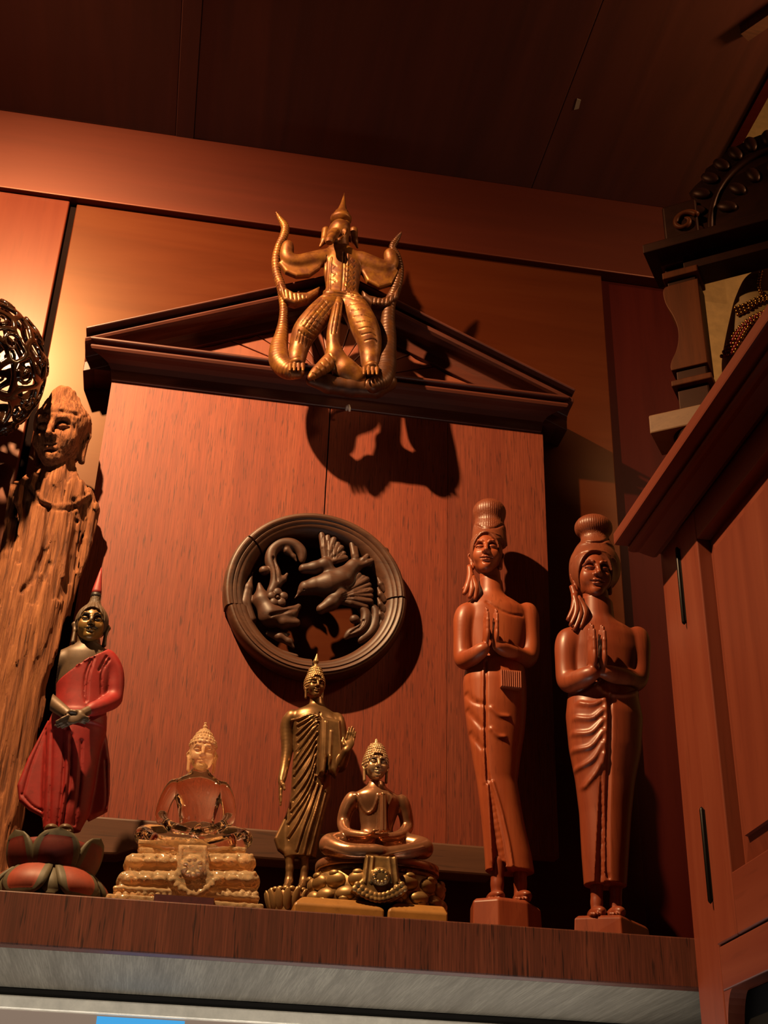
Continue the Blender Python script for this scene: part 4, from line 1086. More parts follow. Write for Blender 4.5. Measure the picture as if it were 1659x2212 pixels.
# ------------------------------------------------------------------ clear seated figure on a clear throne
G3 = Fig(-0.19)
cb = G3.P(395, 1950)
cs = thing('crystal_statue', 'clear amber resin seated figure on a tiered transparent throne with purple label', 'statue', (cb[0], -0.195, 0))
lo = G3.P(275, 1850, -.03); hi = G3.P(560, 1650, .03)
S = SDF((lo[0], -0.265, lo[2]), (hi[0], -0.145, hi[2]), 0.0011)
S.loft(G3.rows([(1664, 414, 450, .8), (1676, 404, 462, .7), (1690, 376, 482, .55), (1706, 372, 484, .55), (1740, 382, 472, .55), (1775, 388, 462, .58), (1806, 384, 466, .6)]))
G3.chain(S, cpx([(378, 1697, 0, 15), (360, 1725, .002, 13), (349, 1765, .002, 12), (370, 1786, -.024, 10), (410, 1796, -.042, 8)]), 0.003)
G3.chain(S, cpx([(480, 1702, 0, 15), (492, 1730, .002, 13), (494, 1768, .002, 12), (470, 1790, -.024, 10), (430, 1798, -.042, 8)]), 0.003)
hand(S, G3.P(410, 1795, -.046), (0, 0, 1), (1, -0.1, 0), (0, -1, 0.2), 0.028, 0.2)
G3.chain(S, cpx([(395, 1808, .0, 20), (345, 1806, -.012, 22), (312, 1806, -.026, 19), (350, 1822, -.05, 15), (430, 1826, -.058, 12)]), 0.004)
G3.chain(S, cpx([(450, 1808, .0, 20), (500, 1810, -.012, 22), (524, 1814, -.026, 18), (480, 1822, -.05, 14), (400, 1832, -.054, 11)]), 0.004)
S.pxetch([(400, 1690), (425, 1730), (432, 1790)], 0.0014, -0.0014)
S.build('body', M_CRYSTAL, cs)
fr = Frame(G3.P(437, 1632, -.006), 40*G3.px(437, 1632), 0, 0)
lo, hi = headbox(fr, -1.2, 2.3, 1.2)
S = SDF(lo, hi, 0.0008); face(S, fr, 0.95, ears=1)
S.ell(fr.p(0, 0.1, 0.55), np.array((0.72, 0.84, 0.55))*fr.s, fr.R, 0.003); S.ell(fr.p(0, 0.1, 1.08), np.array((0.42, 0.48, 0.4))*fr.s, fr.R, 0.006)
S.chain([fr.p(0, 0.1, 1.3), fr.p(0, 0.1, 1.85)], [0.16*fr.s, 0.03*fr.s], 0.003)
curls(S, fr, 0.07, 20, 9, lo, hi, 0.5)
S.build('head', M_CLOUDY, cs)
lo = G3.P(205, 1965, -.07); hi = G3.P(585, 1815, -.05)
S = SDF((lo[0], -0.270, 0.0), (hi[0], -0.125, hi[2]+0.002), 0.0010)
def tier(y0, y1, xl, xr, dep, r=0.004, k=0.003):
    a, b_ = G3.P(xl, y0, -.055), G3.P(xr, y1, -.055)
    zt, zb2 = max(a[2], b_[2]), max(0.0, min(a[2], b_[2])); cx = (a[0]+b_[0])/2
    S.rbox((cx, -0.195, (zt+zb2)/2), ((b_[0]-a[0])/2, dep, (zt-zb2)/2+0.001), r, None, k)
    return cx, (b_[0]-a[0])/2, zt, zb2
for y0, y1, xl, xr, dep, rr in ((1820, 1830, 298, 532, .047, .0015), (1830, 1838, 306, 526, .044, .0015), (1838, 1846, 300, 530, .046, .0015), (1846, 1874, 278, 543, .052, .005), (1874, 1882, 286, 536, .048, .0015), (1880, 1886, 278, 541, .051, .0015),
                              (1886, 1914, 264, 549, .057, .005), (1914, 1921, 268, 546, .054, .0015), (1920, 1927, 256, 553, .057, .0015), (1926, 1940, 244, 560, .061, .003), (1938, 1972, 230, 567, .065, .002)):
    tier(y0, y1, xl, xr, dep, rr, 0.0008)
for row, (y, xl, xr, dep, n_, rr) in enumerate(((1860, 280, 542, -.053, 9, (0.0128, 0.0065, 0.0085)), (1899, 266, 549, -.058, 9, (0.0138, 0.0075, 0.0090)))):
    for i in range(n_):
        x = xl+(xr-xl)*(i+0.5)/n_; S.ell(G3.P(x, y, dep), rr, None, 0.0006); S.ell(G3.P(x, y+1, dep-.005), (rr[0]*.55, rr[1]*.6, rr[2]*.55), None, 0.0004)
        S.ell(G3.P(x+(xr-xl)*.5/n_, y-9, dep-.002), (0.003, 0.004, 0.004), None, 0.0005)
    for s_ in (xl, xr):
        for d in (-0.036, -0.012, 0.012, 0.036): q = G3.P(s_, y, -.055); S.ell((q[0], -0.195+d, q[2]), (rr[1], rr[0], rr[2]), None, 0.0008)
for row, (y, xl, xr, dep, n_, r_) in enumerate(((1842, 304, 528, -.046, 34, .0021), (1878, 288, 536, -.051, 38, .0022), (1923, 260, 552, -.058, 42, .0023), (1933, 250, 558, -.062, 22, .0040))):
    for i in range(n_): S.ell(G3.P(xl+(xr-xl)*(i+0.5)/n_, y, dep), (r_, r_, r_), None, 0.0003)
# cloth hanging over the front, with a medallion and fringed hem
ap = [G3.P(x, y, -.062) for x, y in ((386, 1826), (448, 1828), (452, 1880), (474, 1908), (446, 1928), (420, 1938), (392, 1926), (364, 1902), (382, 1878))]
polySDF(S, ap, -0.258, -0.235, 0.003, 0.002)
S.ell(G3.P(416, 1872, -.068), (0.0125, 0.006, 0.013), None, 0.001)
for k in range(9):
    t = k*2*math.pi/9; c = G3.P(416, 1872, -.073); S.ell(c+np.array((0.0085*math.cos(t), 0, 0.0085*math.sin(t))), (0.0024, 0.002, 0.0024), None, 0.0006)
for x in (392, 444): S.pxetch([(x, 1832), (x-2, 1890)], 0.0012, -0.002)
for k in range(11):
    t = k/10; x = 372+94*t; y = 1902+30*math.sin(math.pi*t); S.ell(G3.P(x, y, -.067), (0.0042, 0.003, 0.0042), None, 0.001)
f9 = sinfield(77, 12, 900, 900); S.disp(lambda X, Y, Z: 0.00035*f9(X, Y, Z), S.lo, S.lo+S.h*S.n)
S.build('throne', M_CLOUDY, cs)
a, b_ = G3.P(334, 1927, -.0715), G3.P(462, 1946, -.0715)
MB().box((a[0], -0.2625, 0.001), (b_[0], -0.2590, 0.0095)).build('label', M_LABEL, cs)

# ------------------------------------------------------------------ walking bronze figure
G4 = Fig(-0.098)
cw = G4.P(628, 1960); WB = np.array((cw[0]-0.002, -0.098, 0.0))
wk = thing('walking_bronze_statue', 'slim dark bronze walking figure with pleated robe and raised hand, below the round plaque', 'statue', WB)
lo = G4.P(580, 1925); hi = G4.P(775, 1500)
S = SDF((lo[0], -0.160, 0.03), (hi[0], -0.055, hi[2]), 0.0008)
zF = G4.P(640, 1914, -.006)[2]
S.loft(G4.rows([(1508, 672, 698, 1), (1526, 664, 702, .8), (1540, 634, 724, .62), (1556, 626, 734, .6), (1590, 634, 738, .6), (1632, 634, 728, .62), (1672, 630, 716, .68), (1716, 628, 714, .62), (1756, 622, 702, .72), (1800, 616, 692, .7), (1852, 616, 684, .55)]))
polySDF(S, [G4.P(x, y) for x, y in ((632, 1730), (612, 1770), (592, 1812), (600, 1836), (618, 1850), (650, 1850), (650, 1750))], -0.103, -0.091, 0.003, 0.004)
# sleeve falling from the raised arm
polySDF(S, [G4.P(x, y, -.03) for x, y in ((690, 1545), (736, 1556), (742, 1640), (726, 1678), (712, 1664), (706, 1640), (700, 1674), (690, 1668))], -0.132, -0.113, 0.006, 0.006)
G4.chain(S, cpx([(632, 1548, 0, 15), (620, 1570, .004, 13), (620, 1620, .004, 11), (614, 1660, 0, 8), (608, 1688, -.006, 7)]), 0.003)
hand(S, G4.P(608, 1686, -.006), (1, 0, 0), (-0.02, -0.1, -1), (0, -1, 0), 0.034, 0.1)
G4.chain(S, cpx([(726, 1556, 0, 17), (734, 1600, .002, 15), (732, 1650, -.004, 13), (738, 1650, -.028, 10), (748, 1622, -.045, 8)]), 0.004)
hand(S, G4.P(750, 1620, -.046), (0.3, 1, 0), (0.2, -0.1, 1), (-1, 0, 0), 0.031, 0.02)
for L in ([(679, 1542), (660, 1546), (641, 1554)], [(687, 1543), (668, 1551), (642, 1566)], [(689, 1546), (668, 1560), (640, 1586)], [(690, 1550), (670, 1570), (642, 1601)], [(688, 1557), (668, 1583), (640, 1621)], [(686, 1567), (668, 1590), (650, 1614), (635, 1640)],
          [(684, 1582), (668, 1606), (652, 1630), (634, 1658)], [(681, 1600), (668, 1624), (652, 1648), (634, 1674)], [(681, 1613), (672, 1640), (656, 1670), (634, 1700)], [(680, 1632), (670, 1668), (652, 1700), (632, 1726)], [(680, 1652), (668, 1690), (648, 1726), (628, 1752)],
          [(681, 1674), (666, 1712), (640, 1752), (622, 1778)], [(679, 1688), (664, 1730), (642, 1776), (622, 1808)], [(687, 1694), (672, 1740), (654, 1790), (640, 1836)], [(697, 1698), (683, 1748), (668, 1796), (656, 1844)], [(705, 1710), (692, 1760), (680, 1806), (670, 1846)]):
    S.pxetch(L, 0.0011, -0.0022); S.pxetch([(x+2.5, y+5) for x, y in L], 0.0008, 0.0014)
for L in ([(704, 1636), (701, 1668)], [(713, 1634), (711, 1668)]): S.pxetch(L, 0.0012, -0.0024)
S.pxetch([(691, 1540), (687, 1610), (683, 1672)], 0.0012, 0.0026)
for L in ([(704, 1560), (702, 1620), (700, 1668)], [(716, 1580), (712, 1640), (704, 1670)]): S.pxetch(L, 0.0014, -0.0016)
S.pxetch([(630, 1556), (650, 1552), (688, 1546)], 0.0010, -0.0012)
for x, y in ((626, 1856), (658, 1856)): G4.chain(S, [(x, y-16, 0, 12), (x, y+20, 0, 8), (x-2, y+48, 0, 9), (x-6, y+60, -.010, 8), (x-10, y+62, -.020, 6)], 0.003)
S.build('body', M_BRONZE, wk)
fr = Frame(G4.P(680, 1483, -.006), 30*G4.px(680, 1483), 10, 2)
lo, hi = headbox(fr, -1.2, 1.3, 1.2)
S = SDF(lo, hi, 0.0006); face(S, fr, 0.86, ears=1, earlen=1.1); G4.chain(S, [(682, 1500, 0, 13), (682, 1528, 0, 15)], 0.002); S.build('face', M_BRONZE, wk)
lo, hi = headbox(fr, -1.2, 2.9, 1.2)
S = SDF(lo, hi, 0.0007); haircap(S, fr, 0.88, 0.10, -0.5, 0.74, 0.80); S.ell(fr.p(0, 0.1, 1.05), np.array((0.5, 0.55, 0.5))*fr.s, fr.R, 0.004)
curls(S, fr, 0.075, 26, 10, lo, hi)
S.chain([fr.p(0, 0.1, 1.5), fr.p(0, 0.1, 1.75), fr.p(0, 0.1, 1.95), fr.p(0.03, 0.1, 2.6)], [0.18*fr.s, 0.12*fr.s, 0.20*fr.s, 0.02*fr.s], 0.001)
S.build('hair', M_BRONZE_HI, wk)
hb = zF-0.004
MB().lathe([(0.0, 0.0), (0.028, 0.0), (0.030, 0.003), (0.028, hb*0.35), (0.023, hb*0.55), (0.026, hb*0.85), (0.023, hb*0.97), (0.0, hb)], WB, 36).build('lotus_base', M_BRONZE, wk, True)
for row, (r, z, n_, rr) in enumerate(((0.0285, hb*0.28, 18, (0.0055, 0.0035, hb*0.24)), (0.0255, hb*0.74, 16, (0.0055, 0.003, hb*0.22)), (0.024, hb*0.95, 20, (0.004, 0.003, 0.003)))):
    for i in range(n_):
        t = 2*math.pi*(i+0.5*row)/n_; Rm = rotm(t+math.pi/2, -0.35 if row == 0 else 0.35)
        bead('petal', WB+np.array((r*math.cos(t), r*math.sin(t), z)), rr, M_BRONZE_HI, wk, Rm)

# ------------------------------------------------------------------ seated bronze figure
G5 = Fig(-0.195)
cse = G5.P(812, 1960); SB = np.array((cse[0], -0.195, 0.0))
se = thing('seated_bronze_statue', 'polished copper bronze seated figure on an antique gold lotus throne and yellow plinth', 'statue', SB)
lo = G5.P(680, 1870, -.05); hi = G5.P(945, 1690, .02)
S = SDF((lo[0], -0.262, lo[2]), (hi[0], -0.150, hi[2]), 0.0011)
S.loft(G5.rows([(1690, 796, 830, .9), (1704, 788, 836, .8), (1718, 762, 866, .55), (1734, 762, 868, .55), (1760, 774, 858, .54), (1790, 780, 848, .58), (1815, 774, 852, .62)]))
G5.chain(S, cpx([(762, 1726, 0, 16), (748, 1750, .002, 13), (742, 1780, .002, 12), (752, 1800, -.022, 10), (790, 1806, -.040, 8)]), 0.003)
G5.chain(S, cpx([(866, 1732, 0, 16), (876, 1760, .002, 13), (878, 1790, .002, 12), (860, 1806, -.022, 10), (826, 1810, -.040, 8)]), 0.003)
hand(S, G5.P(792, 1803, -.043), (0, 0, 1), (1, 0, 0), (0, -1, 0.2), 0.026, 0.2)
hand(S, G5.P(734, 1822, -.044), (0, 1, 0.3), (0.35, -0.2, -1), (1, 0, 0.3), 0.001, 0.2)
G5.chain(S, cpx([(790, 1818, .0, 20), (740, 1822, -.012, 22), (712, 1826, -.026, 20), (750, 1838, -.048, 15), (822, 1838, -.056, 12)]), 0.004)
G5.chain(S, cpx([(846, 1820, .0, 20), (890, 1828, -.012, 22), (914, 1834, -.026, 19), (876, 1840, -.048, 14), (800, 1846, -.054, 11)]), 0.004)
# shawl hanging from the shoulder and robe edge
polySDF(S, [G5.P(x, y, -.024) for x, y in ((822, 1712), (834, 1714), (836, 1800), (818, 1800))], -0.224, -0.205, 0.003, 0.002)
S.pxetch([(768, 1716), (790, 1754), (806, 1748), (818, 1716)], 0.0012, -0.0020)
for x in (824, 830): S.pxetch([(x, 1716), (x, 1795)], 0.0008, 0.0012)
S.pxetch([(846, 1724), (838, 1750), (840, 1790)], 0.0012, -0.0012)
S.pxetch([(800, 1856), (860, 1842), (915, 1830)], 0.0012, -0.0022)
S.pxetch([(702, 1832), (760, 1850), (815, 1850)], 0.0012, -0.0016)
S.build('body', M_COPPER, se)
fr = Frame(G5.P(812, 1655, -.006), 36*G5.px(812, 1655), 3, 0)
lo, hi = headbox(fr, -1.2, 1.3, 1.2)
S = SDF(lo, hi, 0.0006); face(S, fr, 0.94, ears=1, earlen=1.1); S.build('face', M_COPPER_FACE, se)
lo, hi = headbox(fr, -1.2, 2.3, 1.2)
S = SDF(lo, hi, 0.0007); haircap(S, fr, 0.95, 0.09, -0.35, 0.70, 0.78); S.ell(fr.p(0, 0.1, 1.0), np.array((0.5, 0.55, 0.45))*fr.s, fr.R, 0.005)
curls(S, fr, 0.065, 28, 11, lo, hi)
S.chain([fr.p(0, 0.1, 1.4), fr.p(0, 0.1, 1.62), fr.p(0, 0.1, 1.72)], [0.16*fr.s, 0.10*fr.s, 0.06*fr.s], 0.001)
S.build('hair', M_COPPER_FACE, se)
# throne: plain tiers, bead row, two rows of petals, cloth
def oval(name, z0, z1, a, b_, mat, flare=0.0, n=56):
    secs = []
    for z, e in ((z0, 0.0), (z0+0.0008, 0.0012), (z1-0.0008, 0.0012+flare), (z1, flare)):
        secs.append([SB+np.array(((a+e)*math.copysign(abs(math.cos(t))**0.8, math.cos(t)), (b_+e)*math.copysign(abs(math.sin(t))**0.8, math.sin(t)), z)) for t in np.linspace(0, 2*math.pi, n+1)[:-1]])
    return MB().loftsec(secs).build(name, mat, se, True)
zT = G5.P(812, 1856, -.04)[2]; zB = G5.P(812, 1940, -.05)[2]
zp = 0.021
oval('throne_top', zT-0.008, zT+0.002, 0.070, 0.050, M_COPPER)
oval('throne_band', zT-0.015, zT-0.008, 0.066, 0.046, M_ANTIQUE)
oval('throne_core', zp, zT-0.015, 0.069, 0.049, M_ANTIQUE)
for i in range(64):
    t = 2*math.pi*i/64; bead('bead', SB+np.array((0.0685*math.cos(t), 0.0485*math.sin(t), zT-0.0125)), (0.0022, 0.0022, 0.0022), M_ANTIQUE, se, None, (8, 5))
zu, zlw = zp+(zT-0.015-zp)*0.70, zp+(zT-0.015-zp)*0.26
for row, (z, ra, rb_, n_, rr) in enumerate(((zu, 0.073, 0.052, 16, (0.0125, 0.007, 0.0092)), (zlw, 0.074, 0.053, 16, (0.0125, 0.008, 0.0085)))):
    for i in range(n_):
        t = 2*math.pi*(i+0.5*row)/n_; Rm = rotm(math.atan2(math.sin(t)/rb_, math.cos(t)/ra)+math.pi/2, 0.25 if row == 0 else -0.35)
        c = SB+np.array((ra*math.cos(t), rb_*math.sin(t), z))
        bead('petal', c, rr, M_ANTIQUE, se, Rm, (14, 9))
        c2 = SB+np.array((ra*1.06*math.cos(t), rb_*1.06*math.sin(t), z+(0.007 if row == 0 else -0.006)))
        bead('petal_tip', c2, (rr[0]*0.5, 0.004, 0.004), M_ANTIQUE, se, Rm)
lo = G5.P(755, 1965, -.06); hi = G5.P(890, 1840, -.06)
S = SDF((lo[0], -0.268, lo[2]), (hi[0], -0.235, hi[2]), 0.0009)
polySDF(S, [G5.P(x, y, -.062) for x, y in ((790, 1846), (858, 1852), (862, 1895), (880, 1924), (868, 1938), (846, 1950), (818, 1950), (786, 1938), (758, 1922), (784, 1895))], -0.259, -0.240, 0.003, 0.001)
for xa, xb in ((794, 788), (806, 800), (840, 846), (852, 858)): S.pxetch([(xa, 1852), (xb, 1905)], 0.0012, -0.0022)
S.ell(G5.P(822, 1893, -.066), (0.011, 0.004, 0.010), None, 0.001)
for k in range(10):
    t = k*0.628; c = G5.P(822, 1893, -.069); S.ell(c+np.array((0.0072*math.cos(t), 0, 0.0066*math.sin(t))), (0.0020, 0.0018, 0.0020), None, 0.0004)
for r2, n_ in ((0, 13), (1, 11)):
    for k in range(n_):
        t = k/(n_-1); x = 766+108*t+r2*6*(1-2*t); y = 1920+24*math.sin(math.pi*t)-r2*9; S.ell(G5.P(x, y, -.066), (0.0036, 0.0030, 0.0038), None, 0.0008)
S.build('throne_cloth', M_ANTIQUE, se)
for xl, xr, w in ((640, 826, 1), (842, 962, 1)):
    a, b_ = G5.P(xl, 1960, -.055), G5.P(xr, 1960, -.055)
    q = [(a[0]-0.002, -0.262), (b_[0], -0.262), (b_[0], -0.14), (a[0]-0.002, -0.14)]
    secs = []
    for z, ins in ((0.0, 0.0), (0.010, 0.0), (0.0185, 0.008), (0.0205, 0.012)):
        secs.append([(a[0]-0.004+ins, -0.264+ins, z), (b_[0]-ins*(1.6 if xl < 700 else 0.3), -0.264+ins, z), (b_[0]-ins*(1.6 if xl < 700 else 0.3), -0.199+ins*0.1, z), (a[0]-0.004+ins, -0.199+ins*0.1, z)])
    bevel(MB().loftsec(secs).build('plinth_lobe', M_YELLOW, se), 0.002, 3, 20)
a, b_ = G5.P(702, 1960, -.05), G5.P(955, 1960, -.05)
MB().box((a[0], -0.245, 0.0), (b_[0], -0.14, 0.0205)).build('plinth_core', M_DARKPAINT, se)

# ------------------------------------------------------------------ two carved praying ladies
def tassel(fig, strands, parent, mat, name='tassel_earring'):
    mb = MB()
    for L in strands: 
        pts = curve([fig.P(*q[:3]) for q in L], 5); n = len(pts); rr = [1.35*v for v in np.interp(np.linspace(0, len(L)-1, n), range(len(L)), [v[3]*fig.px(*v[:2]) for v in L])]
        mb.tube(pts, rr, 8)
    return mb.build(name, mat, parent, True)
def block(pts_top, pts_bot, z1, z0, name, mat, parent):
    mb = MB(); ins = lambda P, k: [(sum(p[0] for p in P)/len(P)*(k)+p[0]*(1-k), sum(p[1] for p in P)/len(P)*k+p[1]*(1-k)) for p in P]
    mb.loftsec([[(x, y, z0) for x, y in pts_bot], [(x, y, z1-0.004) for x, y in pts_top], [(x, y, z1) for x, y in ins(pts_top, 0.10)]])
    return bevel(mb.build(name, mat, parent), 0.0015, 2, 20)
G6 = Fig(-0.108)
c = G6.P(1090, 1990); L1B = (c[0], -0.108, 0.0)
la = thing('praying_lady_statue', 'carved reddish wooden praying lady with tall narrow hair bun, in front of the panel edge', 'statue', L1B)
lo = G6.P(995, 1900); hi = G6.P(1165, 1405)
S = SDF((lo[0], -0.1580, lo[2]), (hi[0], -0.0630, hi[2]), 0.0010)
S.loft(G6.rows([(1416, 1016, 1126, .72), (1440, 1006, 1134, .80), (1480, 999, 1138, .84), (1530, 1002, 1138, .84), (1580, 1009, 1134, .84), (1640, 1020, 1124, .84), (1690, 1029, 1118, .84), (1750, 1037, 1128, .82), (1800, 1042, 1138, .80), (1850, 1046, 1150, .76), (1884, 1048, 1155, .74)]))
fe = lambda S, fig, L, w, d, dy: S.pxetch(L, w, d)
fe(S, G6, [(1050, 1428), (1049, 1520), (1050, 1610), (1054, 1690)], 0.0016, 0.0045, -.038)
fe(S, G6, [(1044, 1428), (1043, 1520), (1045, 1610), (1048, 1690)], 0.0022, -0.0016, -.038)
# the opening of the wrap skirt
S.pxcut([(1056, 1672, 2, .0), (1063, 1740, 6, .0), (1073, 1810, 11, .002), (1082, 1880, 16, .004)], 0.001)
fe(S, G6, [(1064, 1690), (1082, 1750), (1098, 1820), (1108, 1880)], 0.0022, -0.0030, -.034)
fe(S, G6, [(1052, 1690), (1056, 1760), (1062, 1880)], 0.0018, -0.0022, -.034)
for L in ([(1008, 1500), (1025, 1515), (1044, 1520)], [(1010, 1535), (1026, 1552), (1042, 1570)], [(1016, 1585), (1030, 1600), (1042, 1615)]): fe(S, G6, L, 0.0030, 0.0022, -.032)
for L in ([(1062, 1530), (1078, 1545), (1098, 1548)], [(1062, 1575), (1076, 1590), (1090, 1592)]): fe(S, G6, L, 0.0030, -0.0022, -.036)
S.build('skirt', M_TEAK, la)
a, b_ = G6.P(1081, 1446, -.040), G6.P(1127, 1488, -.040)
mb = MB().box((a[0], -0.1495, b_[2]), (b_[0], -0.1380, a[2]))
n_ = 10
for i in range(n_):
    x = a[0]+(b_[0]-a[0])*(i+0.5)/n_; w = (b_[0]-a[0])/n_*0.36
    mb.tube([(x, -0.1498, a[2]-0.001), (x, -0.1498, b_[2]+0.0005)], w, 6)
bevel(mb.build('sash_end', M_TEAK, la), 0.0004, 1)
lo = G6.P(975, 1465); hi = G6.P(1170, 1240)
S = SDF((lo[0], -0.1830, lo[2]), (hi[0], -0.0680, hi[2]), 0.0010)
S.loft(G6.rows([(1262, 1038, 1082, .9), (1285, 1034, 1086, .85), (1300, 1016, 1118, .6), (1318, 1000, 1146, .5), (1345, 1000, 1146, .52), (1390, 1008, 1138, .56), (1432, 1016, 1128, .62)]))
G6.chain(S, [(1058, 1240, -.002, 22), (1062, 1290, 0, 25)], 0.008)
G6.chain(S, cpx([(1008, 1324, 0, 20), (1001, 1350, -.002, 17), (999, 1400, -.002, 15), (1004, 1426, -.006, 15), (1022, 1418, -.026, 13), (1046, 1400, -.042, 10)]), 0.007)
G6.chain(S, cpx([(1138, 1322, 0, 20), (1144, 1350, -.002, 16), (1146, 1400, -.002, 15), (1136, 1424, -.006, 15), (1110, 1412, -.026, 13), (1076, 1396, -.042, 10)]), 0.007)
up = np.array((0, -0.12, 1.0))
hand(S, G6.P(1050, 1392, -.042), (1, 0, 0), up, (0, 1, 0), 0.052, -0.02); hand(S, G6.P(1070, 1392, -.042), (-1, 0, 0), up, (0, 1, 0), 0.050, -0.02)
fe(S, G6, [(1052, 1300), (1070, 1312), (1100, 1326), (1128, 1330)], 0.0020, 0.0014, -.03)
S.build('torso', M_TEAK, la)
fr = Frame(G6.P(1050, 1200, -.006), 51*G6.px(1050, 1200), -14, 0)
lo, hi = headbox(fr, -1.15, 1.3, 1.15)
S = SDF(lo, hi, 0.0007); face(S, fr, 0.84, ears=1, brow=0.7, lip=1.1, earlen=0.55); S.build('head', M_TEAK, la)
lo = G6.P(1000, 1250); hi = G6.P(1110, 1075)
S = SDF((lo[0], -0.1580, lo[2]), (hi[0], -0.053, hi[2]), 0.0010)
haircap(S, fr, 0.86, 0.10, -0.75, 0.86, 0.82)
S.loft(G6.rows([(1176, 1020, 1096, .9), (1155, 1020, 1094, .9, .003), (1140, 1022, 1092, .9, .004), (1130, 1026, 1088, .9, .004), (1120, 1030, 1084, .9, .004)]), 0.008, sm=3)
bp_ = G6.P(1057, 1108, .004); S.ell(bp_, (36*G6.px(1057, 1108), 34*G6.px(1057, 1108), 31*G6.px(1057, 1108)), None, 0.008)
S.disp(lambda X, Y, Z: 0.00035*np.cos(np.arctan2(X-bp_[0], bp_[1]-Y)*44), (lo[0], -0.1580, G6.P(1057, 1150)[2]), (hi[0], -0.053, hi[2]))
f6 = sinfield(31, 10, 1600, 220); S.disp(lambda X, Y, Z: 0.00030*f6(X, Y, Z), lo, hi)
S.pxetch([(1028, 1134), (1044, 1140), (1070, 1140), (1086, 1132)], 0.0014, 0.002)
S.pxetch([(1018, 1170), (1030, 1154), (1054, 1148), (1080, 1156)], 0.0012, -0.0014)
S.build('hair', M_TEAKHAIR, la)
tassel(G6, [[(1014, 1222, -.01, 4), (1016, 1246, -.012, 6), (1010, 1268, -.014, 6), (1002, 1284, -.014, 3)], [(1018, 1246, -.012, 5), (1020, 1272, -.016, 6), (1014, 1292, -.016, 3)], [(1020, 1246, -.012, 5), (1028, 1270, -.016, 6), (1026, 1296, -.016, 3)], [(1018, 1240, -.012, 5), (1012, 1262, -.012, 5), (1001, 1274, -.012, 3)]], la, M_TEAK)
lo = G6.P(1035, 1962); hi = G6.P(1165, 1865)
S = SDF((lo[0], -0.1650, 0.03), (hi[0], -0.0780, hi[2]), 0.0011)
for x, xt in ((1074, 1070), (1124, 1128)):
    G6.chain(S, [(x, 1862, .0, 17), (x, 1910, 0, 13), (x, 1934, 0, 14)], 0.004)
    S.ell(G6.P(xt, 1940, -.016), (0.0105, 0.024, 0.008), None, 0.004)
    for k in range(5): S.ell(G6.P(xt-14+7*k, 1943, -.038+.002*abs(k-1)), (0.0027, 0.006, 0.0034), None, 0.001)
S.build('feet', M_TEAK2, la)
z1 = G6.P(1090, 1946, -.03)[2]
def fp(fig, L): return [(fig.P(x, 1960, dy)[0], fig.Y0+dy) for x, dy in L]
block(fp(G6, [(1022, -.035), (1076, -.052), (1140, -.045), (1168, -.01), (1160, .035), (1030, .035), (1016, 0)]), fp(G6, [(1020, -.036), (1076, -.055), (1142, -.047), (1172, -.01), (1164, .037), (1028, .037), (1014, 0)]), z1, 0.0, 'pedestal', M_TEAK2, la)

# second lady: broader, flattened bun
G7 = Fig(-0.165)
c = G7.P(1310, 2010); L2B = (c[0], -0.165, 0.0)
lb = thing('praying_lady_statue', 'carved wooden praying lady with flat round bun and swirling skirt folds, beside the wall cabinet', 'statue', L2B)
lo = G7.P(1205, 1930); hi = G7.P(1400, 1470)
S = SDF((lo[0], -0.220, lo[2]), (hi[0], -0.115, hi[2]), 0.0010)
S.loft(G7.rows([(1478, 1230, 1374, .66), (1500, 1226, 1380, .70), (1550, 1221, 1390, .74), (1621, 1228, 1386, .76), (1689, 1242, 1372, .80), (1760, 1251, 1364, .84), (1849, 1256, 1358, .86), (1914, 1261, 1354, .84)]))
fe(S, G7, [(1304, 1496), (1309, 1540), (1307, 1600), (1302, 1650)], 0.0026, -0.0030, -.042)
fe(S, G7, [(1317, 1500), (1318, 1560), (1316, 1640), (1312, 1760), (1312, 1910)], 0.0022, 0.0050, -.040)
S.pxcut([(1299, 1668, 1, 0), (1299, 1740, 5, .001), (1298, 1820, 8, .001), (1296, 1905, 10, .002)], 0.001)
for i, L in enumerate(([(1302, 1512), (1280, 1522), (1252, 1520)], [(1302, 1534), (1278, 1552), (1244, 1552)], [(1302, 1556), (1276, 1582), (1240, 1586)], [(1302, 1580), (1276, 1612), (1240, 1622)], [(1302, 1606), (1280, 1640), (1246, 1662)], [(1304, 1630), (1290, 1664), (1262, 1700)])):
    fe(S, G7, L, 0.0034, -0.0034, -.040)
fe(S, G7, [(1228, 1502), (1262, 1490), (1292, 1466)], 0.0022, 0.0040, -.036)
fe(S, G7, [(1294, 1484), (1316, 1500), (1350, 1502), (1376, 1496)], 0.0024, -0.0035, -.038)
S.build('skirt', M_TEAK2, lb)
lo = G7.P(1195, 1515); hi = G7.P(1410, 1285)
S = SDF((lo[0], -0.245, lo[2]), (hi[0], -0.120, hi[2]), 0.0010)
S.loft(G7.rows([(1306, 1262, 1322, .9), (1340, 1260, 1326, .8), (1356, 1236, 1364, .55), (1374, 1218, 1386, .48), (1405, 1216, 1388, .50), (1450, 1226, 1380, .54), (1496, 1230, 1376, .6)]))
G7.chain(S, [(1286, 1285, -.002, 28), (1290, 1345, 0, 31)], 0.010)
G7.chain(S, cpx([(1228, 1380, 0, 22), (1223, 1410, -.002, 18), (1223, 1452, -.002, 16), (1230, 1474, -.006, 16), (1254, 1466, -.028, 14), (1280, 1454, -.044, 11)]), 0.008)
G7.chain(S, cpx([(1376, 1376, 0, 22), (1380, 1410, -.002, 18), (1380, 1452, -.002, 16), (1370, 1472, -.006, 16), (1344, 1462, -.028, 14), (1306, 1452, -.044, 11)]), 0.008)
